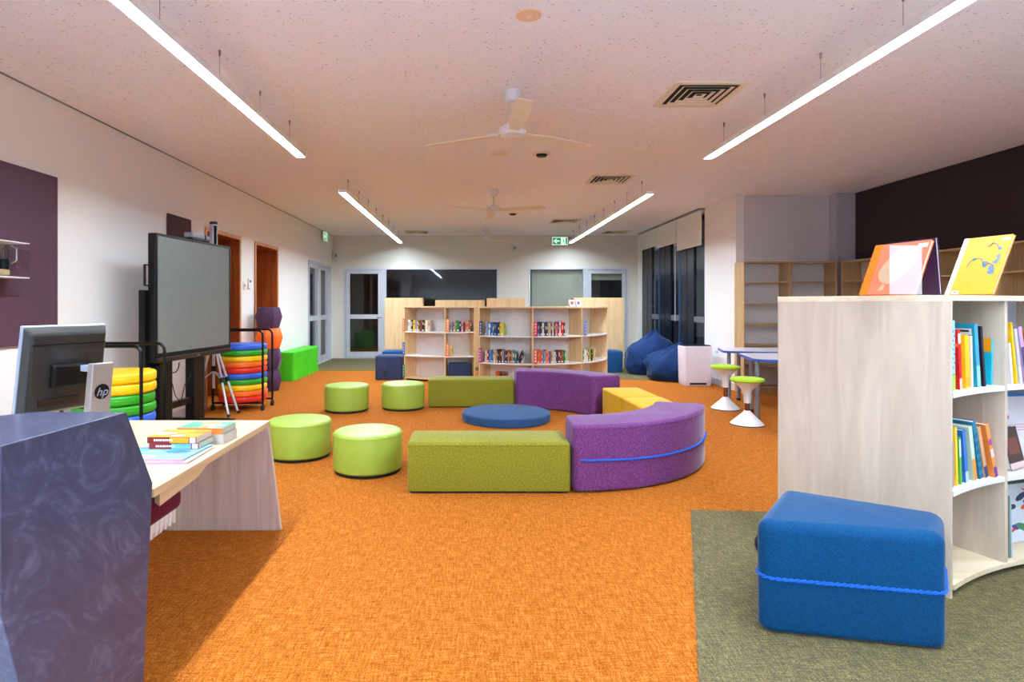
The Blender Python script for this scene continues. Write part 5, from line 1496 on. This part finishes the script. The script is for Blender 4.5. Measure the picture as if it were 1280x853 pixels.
def dl(t, w, h):
    mats = [bc(c) for c in ((90, 60, 150), (206, 70, 40), (60, 130, 90), (40, 60, 90))]
    mb = MB(); rnd = random.Random(4)
    for i in range(14):
        mb.mi = i % 4; a = rnd.uniform(-w * 0.38, w * 0.38); b = rnd.uniform(0.05, h - 0.05); r_ = rnd.uniform(0.012, 0.03)
        v = [mb.bm.verts.new((a + r_ * 1.6 * math.cos(u), -0.0008 - 0.00005 * i, b + r_ * 0.8 * math.sin(u + i))) for u in [2 * PI * j / 8 for j in range(8)]]
        mb.face(v)
    mb.done('cover_art', mats, t)
    fp(t, -w / 2 + 0.02, w / 2 - 0.02, h - 0.045, h - 0.02, (60, 90, 90), 'title')
face_out('large white picture book with purple and red shapes on the bottom shelf', 9.9, 0.16, ZB, 0.24, 0.33, 0.012, 10, [(214, 224, 234)], dl, 6)
p, f = nb(1258.5, ZB); book('thin tan book standing against the divider on the bottom shelf', p, f, 0.5, 0.008, 0.22, 0.36, (214, 180, 120), (216, 186, 130))
p, f = nb(1261.5, ZB); book('grey-green thin book beside the tan one on the bottom shelf', p, f, 1.2, 0.008, 0.22, 0.3, (110, 130, 120), (120, 140, 130))
p, f = nb(1264, ZB); book('pale blue thin book leaning on the bottom shelf', p, f, 2, 0.008, 0.22, 0.29, (170, 190, 200), (180, 200, 206))

# display books on top of the near bookcase
ZTOP = 1.318
def stand_book(label, X0, Y0, w, h, lean, cover, spinec, deco, back=None, tent=False, th=0.016):
    """faces -x: local x runs from the far foot to the near foot, leaning away from its face"""
    u = Vector((0.2, -0.98)).normalized(); rz = math.atan2(u.y, u.x)
    t = thing('book', label, 'book', (X0, Y0, ZTOP + th * math.sin(R(lean)) * 0.0 + 0.0085), 0, 'books displayed on top of the tall curved bookcase', rot=(R(-lean), 0, rz))
    MB().box(0, w, 0, 0.003, 0, h).done('cover', bc(cover), t)
    MB().box(0.0, w - 0.004, 0.003, th - 0.003, 0.004, h - 0.004).done('pages', M_['paper'], t)
    MB().box(0, w, th - 0.003, th, 0, h).done('back_cover', bc(back or cover), t)
    MB().box(-0.002, 0.0, 0, th, 0, h).done('spine', bc(spinec), t)
    deco(t, w, h, th)
    return t
def blob(mb, pts, y=-0.0008):
    v = [mb.bm.verts.new((p[0], y, p[1])) for p in pts]; mb.face(v)
def dy(t, w, h, th):
    fp(t, 0.0, 0.022, 0, h, (240, 226, 210), 'spine_strip')
    mb = MB()
    for path in ([(0.06, 0.15), (0.07, 0.185), (0.1, 0.195), (0.12, 0.19), (0.135, 0.165), (0.15, 0.155), (0.16, 0.165), (0.185, 0.15)], [(0.12, 0.265), (0.135, 0.255), (0.15, 0.275), (0.17, 0.265), (0.185, 0.235)]):
        mb.tube([(p[0], -0.001, p[1]) for p in path], 0.0022, 6)
    for (a, b, r_) in ((0.085, 0.19, 0.009), (0.14, 0.165, 0.012), (0.145, 0.15, 0.01), (0.18, 0.14, 0.014), (0.185, 0.118, 0.016), (0.195, 0.2, 0.009), (0.19, 0.17, 0.012), (0.198, 0.185, 0.008), (0.19, 0.24, 0.009)):
        blob(mb, [(a + r_ * (1 + 0.3 * math.sin(3 * u + a * 90)) * math.cos(u), b + r_ * math.sin(u)) for u in [2 * PI * j / 12 for j in range(12)]], -0.0012)
    mb.done('cover_drawing', bc((70, 96, 120)), t)
    fp(t, 0.03, 0.065, 0.004, 0.02, (240, 236, 226), 'label', 1); fp(t, 0.04, 0.055, 0.009, 0.015, (60, 60, 60), 'label_text', 2)
    fp(t, w - 0.045, w - 0.008, h - 0.028, h - 0.014, (240, 226, 170), 'title_label', 1)
stand_book('bright yellow picture book with a blue-grey drawing, standing on the tall bookcase', lx(1181, 3.0), 3.0, 0.226, 0.312, 24, (196, 130, 0), (196, 184, 176), dy)
def do(t, w, h, th):
    mb = MB()
    blob(mb, [(0.125 + 0.085 * math.cos(u) * (1 + 0.12 * math.sin(2 * u)) + 0.025 * math.sin(u), 0.155 + 0.1 * math.sin(u)) for u in [2 * PI * j / 24 for j in range(24)]])
    blob(mb, [(0.055, 0.02), (0.085, 0.02), (0.09, 0.05), (0.07, 0.055)], -0.0008)
    mb.done('cover_figure', bc((176, 146, 116)), t)
    fp(t, w - 0.06, w - 0.012, h - 0.035, h - 0.015, (248, 236, 220), 'title_label'); fp(t, w - 0.05, w - 0.02, h - 0.028, h - 0.021, (130, 150, 170), 'label_text', 1)
    mb = MB(); mb.box(-0.03, 0.0, 0, th, 0, h) if False else None
X0b, Y0b = lx(1083, 3.0), 3.0
t = stand_book('orange picture book with a cream figure, stood open like a tent behind frosted acrylic', X0b, Y0b, 0.257, 0.275, 22, (204, 104, 74), (220, 96, 4), do, (226, 104, 6))
fpn = MB().box(-0.045, -0.002, -0.001, 0.022, 0, 0.275).done('spine_wrap', bc((228, 106, 4)), t)
u = Vector((0.2, -0.98)).normalized()
v_ = Vector((0.98, 0.2)).normalized()
# rear leaf of the tent (dark purple), leaning the other way
q0 = Vector((X0b, Y0b)) + v_ * 0.172
mb = MB()
loc = lambda s, off, z: None
tr = thing('book', 'dark purple book leaning back to back with the orange picture book', 'book', (q0.x, q0.y, ZTOP + 0.006), 0, 'books displayed on top of the tall curved bookcase', rot=(R(6), 0, math.atan2(u.y, u.x)))
MB().box(0, 0.25, -0.003, 0, 0, 0.27).done('cover', bc((44, 26, 62)), tr)
MB().box(0.0, 0.246, -0.011, -0.003, 0.003, 0.267).done('pages', M_['paper'], tr)
MB().box(0, 0.25, -0.014, -0.011, 0, 0.27).done('back_cover', bc((52, 30, 70)), tr)
# frosted acrylic sheet holder in front
pa = at(1132.5, 368, 2.66)
t = thing('sign_holder', 'empty frosted acrylic sign holder standing before the orange picture book', 'holder', (pa.x, pa.y, ZTOP), R(4))
MB().box(-0.077, 0.077, 0, 0.003, 0.004, 0.225).done('sheet', M_['frosted'], t, bevel=0.001)
MB().box(-0.077, 0.077, -0.005, 0.06, 0, 0.004).done('foot', M_['acrylic'], t)
pb = at(1257, 368, 2.98)
t = thing('sign_holder', 'clear acrylic easel standing behind the bright yellow picture book', 'holder', (pb.x, pb.y, ZTOP), R(-60))
MB().box(-0.1, 0.1, 0, 0.003, 0.004, 0.16).done('sheet', M_['acrylic'], t)
MB().box(-0.1, 0.1, -0.003, 0.07, 0, 0.004).done('foot', M_['acrylic'], t)

# ------------------------------------------------------------------ LIGHT
lp = bpy.data.lights.new('corridor_fill_lamp', 'POINT'); lp.energy = 25; lp.shadow_soft_size = 0.15; lp.color = (1, 0.96, 0.9)  # unseen lamp added to whiten the corridor wall behind the door glass
lo_ = bpy.data.objects.new('corridor_fill_lamp', lp); COL.objects.link(lo_); lo_.location = (XL - 0.8, 13.3, 2.5)
w = bpy.data.worlds.new('night'); scene.world = w; w.use_nodes = True
w.node_tree.nodes['Background'].inputs[0].default_value = (0.02, 0.025, 0.04, 1)
w.node_tree.nodes['Background'].inputs[1].default_value = 1.0

scene.view_settings.view_transform = 'Standard'
scene.view_settings.look = 'None'
scene.view_settings.gamma = 1.0
scene.view_settings.exposure = 0.0
scene.view_settings.use_curve_mapping = False
scene.cycles.use_denoising = True
scene.cycles.max_bounces = 12
scene.cycles.diffuse_bounces = 6
scene.cycles.transparent_max_bounces = 16
